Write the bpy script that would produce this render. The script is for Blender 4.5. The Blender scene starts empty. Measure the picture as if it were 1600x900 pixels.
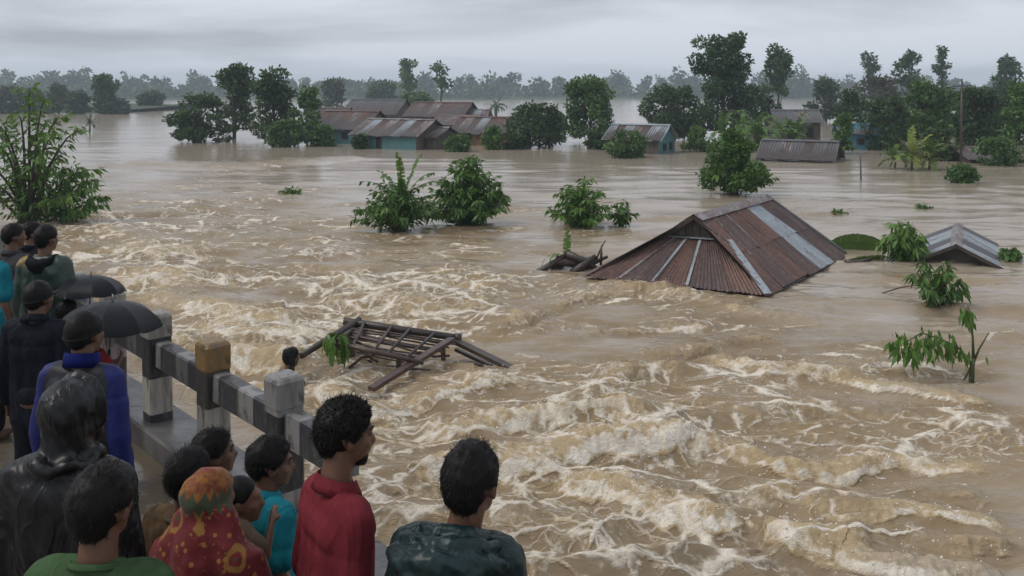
import bpy, bmesh, math, random
import numpy as np
from mathutils import Vector, Matrix, Euler, Quaternion

# ------------------------------------------------------------------ camera, sky, sun, exposure
S = bpy.context.scene
COL = S.collection
FPX, HOR, CAMZ, WZ = 1386.0, 143.0, 2.75, -0.85      # focal length in photo pixels, horizon row, eye height, flood level
cam = bpy.data.cameras.new('camera')
cam.sensor_width = 36.0
cam.lens = FPX / 1600 * 36.0
cam.shift_y = -(450 - HOR) / 1600
cam.clip_start = 0.05
cam.clip_end = 8000
camo = bpy.data.objects.new('camera', cam)
camo.location = (0, 0, CAMZ)
camo.rotation_euler = (math.radians(90), 0, 0)
COL.objects.link(camo)
S.camera = camo

SUN_EL, SUN_AZ = math.radians(50), math.radians(-105)
W = bpy.data.worlds.new('World'); S.world = W
W.use_nodes = True
wn = W.node_tree; wn.nodes.clear()
def wnode(t, **k):
    n = wn.nodes.new(t)
    for a, b in k.items(): setattr(n, a, b)
    return n
w_out = wnode('ShaderNodeOutputWorld'); w_bg = wnode('ShaderNodeBackground')
w_sky = wnode('ShaderNodeTexSky', sky_type='NISHITA', sun_disc=False)
w_sky.sun_elevation = SUN_EL; w_sky.sun_rotation = SUN_AZ
w_sky.air_density = 2.0; w_sky.dust_density = 6.0
w_tc = wnode('ShaderNodeTexCoord')
w_map = wnode('ShaderNodeMapping'); w_map.inputs['Scale'].default_value = (1.0, 1.0, 6.5); w_map.inputs['Location'].default_value = (1.35, 0.9, 0.42)
w_no = wnode('ShaderNodeTexNoise'); w_no.inputs['Scale'].default_value = 2.1; w_no.inputs['Detail'].default_value = 5; w_no.inputs['Roughness'].default_value = 0.5
w_no.inputs['Distortion'].default_value = 0.35
w_rp = wnode('ShaderNodeValToRGB')
w_rp.color_ramp.elements[0].position = 0.36; w_rp.color_ramp.elements[0].color = (2.9, 3.05, 3.45, 1)
w_rp.color_ramp.elements[1].position = 0.58; w_rp.color_ramp.elements[1].color = (5.1, 5.32, 5.90, 1)
w_mx = wnode('ShaderNodeMix', data_type='RGBA'); w_mx.inputs[0].default_value = 0.93
wn.links.new(w_tc.outputs['Generated'], w_map.inputs['Vector']); wn.links.new(w_map.outputs[0], w_no.inputs['Vector'])
wn.links.new(w_no.outputs['Fac'], w_rp.inputs[0])
wn.links.new(w_sky.outputs[0], w_mx.inputs[6]); wn.links.new(w_rp.outputs[0], w_mx.inputs[7])
wn.links.new(w_mx.outputs[2], w_bg.inputs[0]); w_bg.inputs[1].default_value = 0.15
wn.links.new(w_bg.outputs[0], w_out.inputs[0])

sun = bpy.data.lights.new('sun', 'SUN'); sun.energy = 1.5; sun.angle = math.radians(28); sun.color = (1, 0.97, 0.92)
suno = bpy.data.objects.new('sun', sun)
suno.rotation_euler = (-(math.pi / 2 - SUN_EL), 0, -SUN_AZ)
suno.location = (0, 0, 60)
COL.objects.link(suno)

S.view_settings.view_transform = 'Standard'; S.view_settings.look = 'None'
S.view_settings.gamma = 1.0; S.view_settings.exposure = 0.0
S.view_settings.use_curve_mapping = False
S.cycles.max_bounces = 5; S.cycles.diffuse_bounces = 2; S.cycles.glossy_bounces = 3
S.cycles.transmission_bounces = 2; S.cycles.volume_bounces = 1; S.cycles.transparent_max_bounces = 6
S.cycles.use_denoising = True

# ------------------------------------------------------------------ helpers
R = math.radians
def px(x, y, z=WZ):
    """world point on the level z seen at photo position x, y"""
    d = (CAMZ - z) * FPX / (y - HOR)
    return Vector(((x - 800) / FPX * d, d, z))
def at(x, y, d):
    """world point at depth d seen at photo position x, y"""
    return Vector(((x - 800) / FPX * d, d, CAMZ - (y - HOR) / FPX * d))

_rs = np.random.RandomState(7)
_PERM = np.concatenate([_rs.permutation(256)] * 3)
_G = np.stack([np.cos(np.arange(256) * 2 * np.pi / 256 * 97), np.sin(np.arange(256) * 2 * np.pi / 256 * 97)], 1)
def pn2(x, y, seed=0):
    """2D gradient noise, about -0.7..0.7"""
    x = np.asarray(x, float) + seed * 17.31; y = np.asarray(y, float) - seed * 9.17
    xi = np.floor(x).astype(np.int64); yi = np.floor(y).astype(np.int64)
    xf = x - xi; yf = y - yi; xi &= 255; yi &= 255
    u = xf * xf * xf * (xf * (xf * 6 - 15) + 10); v = yf * yf * yf * (yf * (yf * 6 - 15) + 10)
    def g(ix, iy, fx, fy):
        h = _PERM[_PERM[ix] + iy]; return _G[h, 0] * fx + _G[h, 1] * fy
    a = g(xi, yi, xf, yf); b = g(xi + 1, yi, xf - 1, yf); c = g(xi, yi + 1, xf, yf - 1); d = g(xi + 1, yi + 1, xf - 1, yf - 1)
    return (a + u * (b - a)) * (1 - v) + (c + u * (d - c)) * v
_G3 = _rs.normal(size=(256, 3)); _G3 /= np.linalg.norm(_G3, axis=1)[:, None]
def pn3(P, seed=0):
    P = np.asarray(P, float) + seed * np.array([13.7, -7.9, 5.3])
    I = np.floor(P).astype(np.int64); F = P - I; I &= 255
    U = F * F * F * (F * (F * 6 - 15) + 10)
    r = 0
    for dx in (0, 1):
        for dy in (0, 1):
            for dz in (0, 1):
                h = _PERM[_PERM[_PERM[I[:, 0] + dx] + I[:, 1] + dy] + I[:, 2] + dz]
                w = (U[:, 0] if dx else 1 - U[:, 0]) * (U[:, 1] if dy else 1 - U[:, 1]) * (U[:, 2] if dz else 1 - U[:, 2])
                g = _G3[h]
                r = r + w * (g[:, 0] * (F[:, 0] - dx) + g[:, 1] * (F[:, 1] - dy) + g[:, 2] * (F[:, 2] - dz))
    return r
def sstep(a, b, x):
    t = np.clip((x - a) / (b - a), 0, 1); return t * t * (3 - 2 * t)

def tag(o, label=None, cat=None, group=None, kind=None):
    if label: o['label'] = label
    if cat: o['category'] = cat
    if group: o['group'] = group
    if kind: o['kind'] = kind
    return o
def link(o, parent=None):
    COL.objects.link(o)
    if parent is not None: o.parent = parent
    return o
def thing(name, label, cat, loc=(0, 0, 0), rz=0, group=None):
    o = bpy.data.objects.new(name, None); o.empty_display_size = 0.1
    o.location = loc; o.rotation_euler = (0, 0, rz)
    COL.objects.link(o)
    return tag(o, label, cat, group)
def raw(name, V, F, mat=None, parent=None, smooth=False):
    me = bpy.data.meshes.new(name)
    me.from_pydata([tuple(v) for v in V], [], F)
    if mat is not None: me.materials.append(mat)
    if smooth: me.polygons.foreach_set('use_smooth', [True] * len(me.polygons))
    me.update()
    o = bpy.data.objects.new(name, me)
    return link(o, parent)
def quads_mesh(name, V, Q, mat, parent=None, smooth=False, attrs=None):
    """fast mesh from numpy arrays: V (n,3), Q (m,4)"""
    me = bpy.data.meshes.new(name)
    me.vertices.add(len(V)); me.vertices.foreach_set('co', np.ascontiguousarray(V, np.float32).ravel())
    k = Q.shape[1]
    me.loops.add(Q.size); me.loops.foreach_set('vertex_index', np.ascontiguousarray(Q, np.int32).ravel())
    me.polygons.add(len(Q)); me.polygons.foreach_set('loop_start', np.arange(0, Q.size, k, dtype=np.int32))
    me.polygons.foreach_set('loop_total', np.full(len(Q), k, np.int32))
    if smooth: me.polygons.foreach_set('use_smooth', np.ones(len(Q), bool))
    for nm, arr in (attrs or {}).items():
        a = me.attributes.new(nm, 'FLOAT', 'POINT'); a.data.foreach_set('value', np.ascontiguousarray(arr, np.float32))
    if mat is not None: me.materials.append(mat)
    me.update(calc_edges=True); me.validate()
    o = bpy.data.objects.new(name, me)
    return link(o, parent)

class MB:
    """collects shapes, then links them as one mesh object"""
    def __init__(s): s.v = []; s.f = []
    def add(s, V, F):
        k = len(s.v); s.v += [tuple(p) for p in V]; s.f += [tuple(i + k for i in f) for f in F]; return s
    def box(s, c, size, rot=None, bev=0.0):
        x, y, z = [a / 2 for a in size]
        if bev > 0:
            b = bev; V = []
            for sz in (-1, 1):
                for sx, sy in ((-1, -1), (1, -1), (1, 1), (-1, 1)):
                    V += [(sx * (x - b), sy * (y - b), sz * z), (sx * x, sy * (y - b), sz * (z - b)), (sx * (x - b), sy * y, sz * (z - b))]
            bm = bmesh.new()
            for p in V: bm.verts.new(p)
            r = bmesh.ops.convex_hull(bm, input=bm.verts)
            bm.verts.index_update()
            V = [v.co.copy() for v in bm.verts]; F = [[v.index for v in f.verts] for f in bm.faces]; bm.free()
        else:
            V = [Vector((a * x, b * y, d * z)) for d in (-1, 1) for b in (-1, 1) for a in (-1, 1)]
            F = [(0, 2, 3, 1), (4, 5, 7, 6), (0, 1, 5, 4), (2, 6, 7, 3), (0, 4, 6, 2), (1, 3, 7, 5)]
        M = rot.to_matrix() if rot is not None else Matrix.Identity(3)
        return s.add([M @ Vector(p) + Vector(c) for p in V], F)
    def bar(s, a, b, w, h=None, up=(0, 0, 1), jit=0):
        """rectangular bar from a to b, w across, h along up"""
        a = Vector(a); b = Vector(b); h = h or w
        d = (b - a).normalized(); sx = d.cross(Vector(up)).normalized(); sz = sx.cross(d)
        V = []
        for p in (a, b):
            for i, j in ((-1, -1), (1, -1), (1, 1), (-1, 1)): V.append(p + sx * (i * w / 2) + sz * (j * h / 2))
        return s.add(V, [(3, 2, 1, 0), (4, 5, 6, 7), (0, 1, 5, 4), (1, 2, 6, 5), (2, 3, 7, 6), (3, 0, 4, 7)])
    def tube(s, P, r, n=8, cap=True):
        P = [Vector(p) for p in P]
        rr = r if hasattr(r, '__len__') else [r] * len(P)
        d0 = (P[1] - P[0]).normalized()
        t = Vector((0, 0, 1)) if abs(d0.z) < .9 else Vector((1, 0, 0))
        a = d0.cross(t).normalized(); V = []
        for i, p in enumerate(P):
            d = (P[min(i + 1, len(P) - 1)] - P[max(i - 1, 0)])
            if d.length < 1e-9: d = d0
            d.normalize(); a = (a - d * a.dot(d)).normalized(); b = d.cross(a)
            for k in range(n):
                q = 2 * math.pi * k / n; V.append(p + (a * math.cos(q) + b * math.sin(q)) * rr[i])
        F = [(i * n + k, i * n + (k + 1) % n, (i + 1) * n + (k + 1) % n, (i + 1) * n + k) for i in range(len(P) - 1) for k in range(n)]
        if cap: F += [tuple(range(n))[::-1], tuple((len(P) - 1) * n + k for k in range(n))]
        return s.add(V, F)
    def ell(s, c, r, rot=None, nu=16, nv=10):
        M = rot if rot is not None else Matrix.Identity(3)
        c = Vector(c); V = [c + M @ Vector((0, 0, -r[2]))]; F = []
        for j in range(1, nv):
            q = -math.pi / 2 + math.pi * j / nv
            for i in range(nu):
                p = 2 * math.pi * i / nu
                V.append(c + M @ Vector((r[0] * math.cos(q) * math.cos(p), r[1] * math.cos(q) * math.sin(p), r[2] * math.sin(q))))
        V.append(c + M @ Vector((0, 0, r[2]))); last = len(V) - 1
        for i in range(nu):
            F.append((0, 1 + (i + 1) % nu, 1 + i)); F.append((last, 1 + (nv - 2) * nu + i, 1 + (nv - 2) * nu + (i + 1) % nu))
        for j in range(nv - 2):
            for i in range(nu):
                a = 1 + j * nu + i; b = 1 + j * nu + (i + 1) % nu; F.append((a, b, b + nu, a + nu))
        return s.add(V, F)
    def cone(s, a, b, ra, rb, n=12):
        """round-ended tapered limb"""
        a = Vector(a); b = Vector(b)
        d = b - a; L = max(d.length, 1e-6); d = d / L; P = []; rr = []
        for q in (-1, -.8, -.4): P.append(a + d * (q * ra)); rr.append(ra * math.sqrt(max(1 - q * q, .004)))
        P.append(a); rr.append(ra); P.append(b); rr.append(rb)
        for q in (.4, .8, 1): P.append(b + d * (q * rb)); rr.append(rb * math.sqrt(max(1 - q * q, .004)))
        return s.tube(P, rr, n)
    def build(s, name, mat, parent=None, smooth=False):
        return raw(name, s.v, s.f, mat, parent, smooth)

# ---- materials
MATS = {}
def nodemat(name):
    m = bpy.data.materials.new(name); m.use_nodes = True
    nt = m.node_tree; nt.nodes.clear()
    return m, nt
class NT:
    """small helper for node graphs"""
    def __init__(s, nt): s.t = nt
    def n(s, typ, ins=None, **k):
        o = s.t.nodes.new(typ)
        for a, b in k.items(): setattr(o, a, b)
        for a, b in (ins or {}).items(): s.put(o.inputs[a], b)
        return o
    def put(s, sock, v):
        if isinstance(v, bpy.types.NodeSocket): s.t.links.new(v, sock)
        elif isinstance(v, bpy.types.Node): s.t.links.new(v.outputs[0], sock)
        else:
            if hasattr(sock.default_value, '__len__') and not hasattr(v, '__len__'): v = (v,) * len(sock.default_value)
            if hasattr(v, '__len__') and len(v) == 3 and len(sock.default_value) == 4: v = (*v, 1)
            sock.default_value = v
    def m(s, op, a, b=0.0, c=None, clamp=False):
        o = s.t.nodes.new('ShaderNodeMath'); o.operation = op; o.use_clamp = clamp
        s.put(o.inputs[0], a); s.put(o.inputs[1], b)
        if c is not None: s.put(o.inputs[2], c)
        return o.outputs[0]
    def step(s, x, a, b):
        o = s.t.nodes.new('ShaderNodeMapRange'); o.interpolation_type = 'SMOOTHSTEP'
        s.put(o.inputs[0], x); s.put(o.inputs[1], a); s.put(o.inputs[2], b); return o.outputs[0]
    def mix(s, f, a, b, mode='MIX'):
        o = s.t.nodes.new('ShaderNodeMix'); o.data_type = 'RGBA'; o.blend_type = mode
        s.put(o.inputs[0], f); s.put(o.inputs[6], a); s.put(o.inputs[7], b); return o.outputs[2]
    def noise(s, v, scale, det=3, rough=.5, dist=0.0, out='Fac'):
        o = s.t.nodes.new('ShaderNodeTexNoise'); s.put(o.inputs['Vector'], v); o.inputs['Scale'].default_value = scale
        o.inputs['Detail'].default_value = det; o.inputs['Roughness'].default_value = rough; o.inputs['Distortion'].default_value = dist
        return o.outputs[out]
    def vmap(s, v, scale=(1, 1, 1), loc=(0, 0, 0), rot=(0, 0, 0)):
        o = s.t.nodes.new('ShaderNodeMapping'); s.put(o.inputs[0], v)
        o.inputs['Scale'].default_value = scale; o.inputs['Location'].default_value = loc; o.inputs['Rotation'].default_value = rot
        return o.outputs[0]
    def bump(s, h, st=.3, dist=.02, nrm=None):
        o = s.t.nodes.new('ShaderNodeBump'); o.inputs['Strength'].default_value = st; o.inputs['Distance'].default_value = dist
        s.put(o.inputs['Height'], h)
        if nrm is not None: s.put(o.inputs['Normal'], nrm)
        return o.outputs[0]
    def bsdf(s, **k):
        o = s.t.nodes.new('ShaderNodeBsdfPrincipled')
        for a, b in k.items(): s.put(o.inputs[a.replace('_', ' ')], b)
        out = s.t.nodes.new('ShaderNodeOutputMaterial'); s.t.links.new(o.outputs[0], out.inputs[0])
        return o
    def coord(s, which='Object'):
        return s.n('ShaderNodeTexCoord').outputs[which]
    def pos(s): return s.n('ShaderNodeNewGeometry').outputs['Position']

def simple(name, col, rough=.7, var=.25, scale=6, bump=.15, bscale=40, bdist=.01, spec=.5, metal=0.0, coord='Object', var_col=None, stretch=(1, 1, 1)):
    """plain painted / cloth / wood surface with blotchy variation and fine relief"""
    if name in MATS: return MATS[name]
    m, nt = nodemat(name); t = NT(nt)
    c = t.vmap(t.coord(coord), stretch)
    n1 = t.noise(c, scale, 4, .6)
    c2 = var_col if var_col is not None else tuple(a * (1 - var) for a in col)
    colr = t.mix(t.step(n1, .35, .68), col, c2)
    n2 = t.noise(c, bscale, 3, .6)
    t.bsdf(Base_Color=colr, Roughness=t.m('MULTIPLY_ADD', n1, .25, rough - .12), Metallic=metal, Specular_IOR_Level=spec,
           Normal=t.bump(n2, bump, bdist))
    MATS[name] = m; return m
# ------------------------------------------------------------------ the flood water
def water_material():
    m, nt = nodemat('muddy_water'); t = NT(nt)
    P = t.pos()
    foamA = t.n('ShaderNodeAttribute', attribute_name='foam').outputs['Fac']
    turb = t.n('ShaderNodeAttribute', attribute_name='turb').outputs['Fac']
    chA = t.n('ShaderNodeAttribute', attribute_name='churn').outputs['Fac']
    flat = t.vmap(P, (1, 1, 0.0))
    # warped coordinates for the foam lace
    wn1 = t.noise(t.vmap(flat, (.8, 1.3, 1)), 1.3, 4, .6, out='Color')
    wsub = t.n('ShaderNodeVectorMath', {0: wn1, 1: (.5, .5, .5)}, operation='SUBTRACT').outputs[0]
    wsc = t.n('ShaderNodeVectorMath', {0: wsub, 'Scale': .62}, operation='SCALE').outputs[0]
    wc = t.n('ShaderNodeVectorMath', {0: flat, 1: wsc}, operation='ADD').outputs[0]
    def lace(scale, st, w, off):
        v = t.n('ShaderNodeTexVoronoi', {'Vector': t.vmap(wc, st, off), 'Scale': scale}, feature='DISTANCE_TO_EDGE')
        return t.m('SUBTRACT', 1.0, t.step(v.outputs['Distance'], 0.0, w))
    l1 = lace(1.0, (.50, 1.3, 1), .060, (0, 0, 0))
    l2 = lace(2.6, (.55, 1.25, 1), .085, (3.1, 1.7, 0))
    l3 = lace(6.5, (.7, 1.15, 1), .14, (7.7, 5.2, 0))
    brk = t.noise(t.vmap(flat, (.5, .9, 1)), 1.6, 5, .65)
    brk2 = t.noise(P, 5.0, 4, .65)
    fine = t.noise(t.vmap(P, (.8, 1.25, 1)), 20.0, 5, .72, .3)
    med = t.noise(t.vmap(P, (.75, 1.3, 1)), 9.0, 4, .66, .5)
    g1 = t.m('MULTIPLY', l1, t.step(t.m('ADD', brk, t.m('MULTIPLY', turb, .30)), .60, .80))
    g2 = t.m('MULTIPLY', l2, t.step(t.m('ADD', brk2, t.m('MULTIPLY', turb, .32)), .61, .83))
    g3 = t.m('MULTIPLY', l3, t.step(t.m('ADD', brk, t.m('MULTIPLY', turb, .34)), .71, .90))
    web = t.m('MAXIMUM', t.m('MAXIMUM', g1, t.m('MULTIPLY', g2, .85)), t.m('MULTIPLY', g3, .55))
    web = t.m('MULTIPLY', web, t.step(t.m('ADD', fine, t.m('MULTIPLY', web, .35)), .42, .72))
    web = t.m('MULTIPLY', web, t.step(turb, .10, .55))
    fbreak = t.m('ADD', t.m('MULTIPLY', brk2, .30), t.m('ADD', t.m('MULTIPLY', med, .38), t.m('MULTIPLY', fine, .32)))
    fA = t.step(t.m('ADD', foamA, t.m('MULTIPLY_ADD', fbreak, 2.2, -1.1)), .54, .90)
    foam = t.m('MAXIMUM', t.m('MULTIPLY', web, 1.0), fA, clamp=True)
    silt = t.noise(t.vmap(flat, (.10, .22, 1)), 1.0, 4, .6)
    silt2 = t.noise(t.vmap(flat, (.8, 1.6, 1)), 1.2, 4, .65)
    brown = t.mix(t.step(silt, .35, .65), (.258, .190, .110), (.218, .163, .100))
    brown = t.mix(t.m('MULTIPLY', t.step(silt2, .40, .75), .5), brown, (.315, .228, .125))
    # churned, air filled water turns paler and more yellow before it turns to foam
    churn = t.m('MULTIPLY', t.step(t.m('ADD', t.m('MAXIMUM', chA, t.m('MAXIMUM', foamA, t.m('MULTIPLY', web, .5))), t.m('MULTIPLY_ADD', med, .9, -.45)), .16, .80), .72)
    brown = t.mix(churn, brown, (.49, .37, .21))
    fcol = t.mix(t.step(fine, .3, .7), (.82, .775, .695), (.66, .575, .445))
    brown = t.mix(t.m('MULTIPLY', t.m('SUBTRACT', 1.0, t.step(turb, .10, .45)), .75), brown, (.36, .31, .25))
    col = t.mix(foam, brown, fcol)
    # ripples
    r1 = t.noise(t.vmap(flat, (.7, 1.9, 1)), 3.2, 5, .62, .4)
    r2 = t.noise(t.vmap(flat, (1.0, 2.0, 1)), 13.0, 3, .6)
    far = t.noise(t.vmap(flat, (.12, .55, 1)), 1.0, 5, .65)
    b = t.bump(t.m('MULTIPLY', r1, t.m('MULTIPLY_ADD', turb, 1.0, .14)), .40, .06)
    b = t.bump(t.m('MULTIPLY', r2, t.m('MULTIPLY_ADD', turb, .8, .12)), .25, .015, b)
    b = t.bump(far, .09, .30, b)
    b = t.bump(t.m('MULTIPLY', t.m('MAXIMUM', foam, churn), t.m('ADD', fine, t.m('MULTIPLY', med, 1.3))), .6, .035, b)
    t.bsdf(Base_Color=col, Roughness=t.m('MULTIPLY_ADD', foam, .5, t.m('MULTIPLY_ADD', turb, .06, .13)), IOR=1.333, Normal=b)
    return m

BREAKERS = [  # photo polylines of the broken crests: points, crest height (m), width (m), foaminess, front side (+1 towards viewer)
    ([(470, 605), (540, 640), (592, 660), (640, 645), (720, 615), (800, 603), (852, 588)], .24, .55, 1.15),
    ([(640, 735), (700, 742), (790, 742), (860, 728), (905, 706), (980, 698), (1065, 690), (1130, 700)], .30, .75, 1.2),
    ([(640, 690), (720, 690), (800, 672), (870, 660), (960, 655), (1040, 668)], .26, .62, 1.0),
    ([(880, 745), (920, 768), (965, 775), (1010, 798), (1055, 822), (1110, 825), (1150, 812)], .28, .66, 1.15),
    ([(1165, 838), (1205, 845), (1250, 862), (1310, 872), (1360, 893), (1480, 905), (1600, 915)], .26, .55, 1.0),
    ([(1080, 560), (1140, 572), (1200, 585), (1300, 592), (1380, 606), (1480, 618), (1600, 630)], .20, .45, .95),
    ([(1040, 690), (1120, 702), (1200, 722), (1300, 735), (1400, 718), (1480, 728), (1600, 738)], .18, .42, .9),
    ([(1130, 790), (1240, 790), (1330, 818), (1420, 812), (1500, 822), (1620, 832)], .17, .40, .9),
    ([(880, 640), (940, 612), (985, 590), (1040, 585), (1080, 600)], .18, .4, .6),
    ([(760, 522), (800, 512), (860, 488), (930, 468), (1010, 462), (1090, 468)], .20, .5, .8),
    ([(870, 462), (960, 455), (1060, 470), (1150, 488), (1240, 500), (1320, 498)], .15, .42, .6),
    ([(860, 540), (960, 524), (1060, 512), (1140, 520)], .16, .4, .55),
    ([(1000, 562), (1060, 555), (1160, 540), (1240, 545)], .14, .36, .5),
    ([(150, 448), (240, 440), (330, 446), (380, 438)], .24, .8, 1.0),
    ([(190, 480), (260, 470), (330, 482), (420, 500), (480, 492)], .26, .7, 1.0),
    ([(260, 520), (330, 508), (400, 530), (470, 545), (540, 530)], .22, .55, 1.0),
    ([(300, 570), (360, 556), (420, 575), (470, 590)], .25, .5, 1.0),
    ([(290, 640), (360, 622), (430, 632)], .22, .4, 1.0),
    ([(130, 400), (200, 392), (270, 400), (330, 388)], .22, .9, .8),
    ([(110, 376), (170, 368), (230, 378), (300, 372)], .2, .9, .7),
    ([(340, 420), (430, 425), (520, 418), (600, 428)], .16, .7, .55),
    ([(420, 455), (520, 448), (640, 460), (740, 452), (830, 462)], .18, .6, .65),
    ([(480, 482), (580, 472), (700, 486), (800, 480)], .16, .5, .6),
    ([(300, 362), (380, 370), (480, 372), (600, 365)], .12, .7, .45),
    ([(130, 258), (220, 254), (330, 259), (430, 254), (520, 249), (600, 250)], .30, 1.9, .85),
    ([(150, 330), (220, 333), (290, 326), (330, 322)], .18, 1.1, .4),
    ([(1030, 648), (1100, 640), (1180, 650), (1280, 645), (1400, 655), (1600, 668)], .13, .36, .4),
    ([(1180, 755), (1280, 765), (1400, 770), (1560, 778)], .12, .32, .35),
    ([(580, 830), (660, 845), (760, 835), (880, 850), (980, 838)], .12, .34, .4),
    ([(600, 780), (680, 772), (760, 790)], .10, .3, .5),
    ([(200, 560), (240, 556), (300, 548)], .2, .5, .8),
    ([(1310, 862), (1400, 850), (1500, 862), (1600, 858)], .16, .34, .5),
]
CHURN = [  # photo x, y, radius (photo px across, down), weight of churned water
    (260, 440, 230, 90, 1.0), (380, 540, 190, 90, 1.0), (650, 480, 330, 60, .75), (950, 480, 260, 45, .6),
    (560, 640, 160, 80, .9), (700, 770, 200, 130, 1.0), (900, 720, 220, 100, 1.0), (1080, 830, 200, 90, .95),
    (1050, 600, 260, 60, .65), (1300, 590, 260, 40, .55), (1400, 700, 360, 80, .55), (1350, 840, 330, 80, .75),
    (180, 380, 190, 45, .8), (340, 257, 260, 12, .5), (500, 400, 260, 45, .45), (820, 870, 300, 60, .75), (1560, 640, 160, 60, .5), (800, 345, 1000, 60, .30), (1350, 470, 420, 70, .34), (300, 300, 400, 45, .3)]

def build_water():
    q = np.concatenate([np.arange(1000, 130, -1.5), np.arange(130, 40, -1.0), np.arange(40, 9, -.6)])
    D = (CAMZ - WZ) * FPX / q
    D = np.concatenate([D, [620, 700, 800]])
    U = np.linspace(-.86, .86, 900)
    Y = np.repeat(D[:, None], len(U), 1); X = U[None] * Y
    # tiny lateral waviness of the fan keeps the tessellation from lining up
    PX = 800 + U[None] * FPX + 0 * Y; PY = HOR + (CAMZ - WZ) * FPX / Y
    dx = Y * (U[1] - U[0]); dy = np.gradient(D)[:, None] + 0 * X
    turb = .14 + 0 * X
    for cx, cy, rx, ry, w in CHURN:
        turb = turb + w * np.exp(-(((PX - cx) / rx) ** 2 + ((PY - cy) / ry) ** 2))
    turb = turb * (1 - sstep(26, 60, Y) * .8)
    turb = np.clip(turb * 1.0, 0, 1.2) * (.66 + .95 * pn2(X * .28, Y * .55, 3) + .35 * pn2(X * .7, Y * 1.3, 8))
    turb = np.clip(turb, 0, 1)
    def octave(sx, sy, seed, ridged=True, warp=0.0, wl=1.0):
        """noise octave that fades out where the grid is too coarse to carry it"""
        fade = 1 - sstep(.35, .9, np.maximum(dy * sy, dx * sx))
        xx = X * sx; yy = Y * sy
        if warp: xx = xx + warp * pn2(X * sx * .6, Y * sy * .6, seed + 40); yy = yy + warp * pn2(X * sx * .6, Y * sy * .6, seed + 41)
        n = pn2(xx, yy, seed)
        if ridged: n = 1 - np.abs(n) * 2.2
        return n * fade
    h = .05 * octave(.10, .18, 1, False) + .035 * octave(.22, .5, 2, False, .6)
    h += (.01 + .15 * turb) * (octave(.13, .40, 17, True, .8) - .5)
    h += (.02 + .16 * turb) * (octave(.24, .90, 9, True, 1.0) - .5)
    h += (.018 + .095 * turb) * (octave(.50, 1.75, 4, True, .8) - .5)
    h += (.012 + .055 * turb) * (octave(1.25, 3.7, 5, True, .7) - .5)
    h += (.005 + .024 * turb) * (octave(3.4, 8.0, 6, True, .5) - .5)
    h += .008 * turb * octave(10, 14, 7, False)
    foam = np.zeros_like(X)
    # foam lines and small whitecaps on the ridges of the churned water
    r3 = octave(.24, .90, 9, True, 1.0); r4 = octave(.50, 1.75, 4, True, .8); r5 = octave(1.25, 3.7, 5, True, .7)
    jz = pn2(X * 3.1, Y * 3.7, 53)
    gap = sstep(-.15, .25, pn2(X * .5, Y * .9, 51)); gap2 = sstep(-.1, .3, pn2(X * 1.1, Y * 1.6, 52))
    foam = np.maximum(foam, .95 * sstep(.93, .985, r3 + .05 * jz) * sstep(.14, .42, turb) * (.25 + .75 * gap))
    foam = np.maximum(foam, .88 * sstep(.92, .985, r4 + .05 * jz) * sstep(.18, .5, turb) * (.2 + .8 * gap2))
    foam = np.maximum(foam, .70 * sstep(.88, .98, r5) * sstep(.3, .75, turb))
    sx_ = np.zeros_like(X); sy_ = np.zeros_like(X)
    jx = .22 * pn2(X * 1.1, Y * 1.1, 11) + .10 * pn2(X * 2.8, Y * 2.8, 12) + .05 * pn2(X * 7, Y * 7, 15)
    jy = .26 * pn2(X * .9, Y * 1.0, 13) + .13 * pn2(X * 2.6, Y * 2.6, 14) + .06 * pn2(X * 6.5, Y * 6.5, 16)
    hf = pn2(X * 5, Y * 5, 61) + .6 * pn2(X * 12, Y * 12, 62); streak = pn2(X * 3.2, Y * .9 + X * .5, 63) + .5 * pn2(X * 7.5, Y * 2.2, 64)
    churn = np.zeros_like(X)
    bil = 0; amp = 1.0
    for k, (s, a) in enumerate(((2.6, .34), (5.5, .36), (11., .30))):
        bil = bil + a * np.abs(pn2(X * s + jx * 2, Y * s + jy * 2, 20 + k)) * 2.4 * (1 - sstep(.35, .9, np.maximum(dy, dx) * s))
    for pts, A, wd, fo in BREAKERS:
        if pts[0][1] > 520 and pts[0][0] > 440: wd *= .60; A *= .85
        W3 = [px(*p) for p in pts]
        P = np.array([[p.x, p.y] for p in W3])
        E_ = np.concatenate([[2 * P[0] - P[1]], P, [2 * P[-1] - P[-2]]]); cr = []      # round the polyline off
        for i in range(1, len(E_) - 2):
            for u in (0, .25, .5, .75):
                a, b_, c_, d_ = E_[i - 1], E_[i], E_[i + 1], E_[i + 2]
                cr.append(.5 * (2 * b_ + (c_ - a) * u + (2 * a - 5 * b_ + 4 * c_ - d_) * u * u + (3 * b_ - a - 3 * c_ + d_) * u ** 3))
        P = np.array(cr + [P[-1]])
        lo = P.min(0) - 3.2 * wd - .6; hi = P.max(0) + 3.2 * wd + .6
        rows = np.where((D > lo[1]) & (D < hi[1]))[0]
        if len(rows) == 0: continue
        r0, r1 = rows[0], rows[-1] + 1
        c = np.where(((X[r0:r1] > lo[0]) & (X[r0:r1] < hi[0])).any(0))[0]
        if len(c) == 0: continue
        sl = (slice(r0, r1), slice(c[0], c[-1] + 1))
        k = min(1.0, wd / .5)
        x = X[sl] + jx[sl] * k * .85; y = Y[sl] + jy[sl] * k * .85
        best = np.full(x.shape, 1e9); side = np.zeros(x.shape); tt = np.zeros(x.shape); nx = np.zeros(x.shape); ny = np.zeros(x.shape)
        seglen = np.linalg.norm(np.diff(P, axis=0), axis=1); L = seglen.sum(); acc = 0
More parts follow.
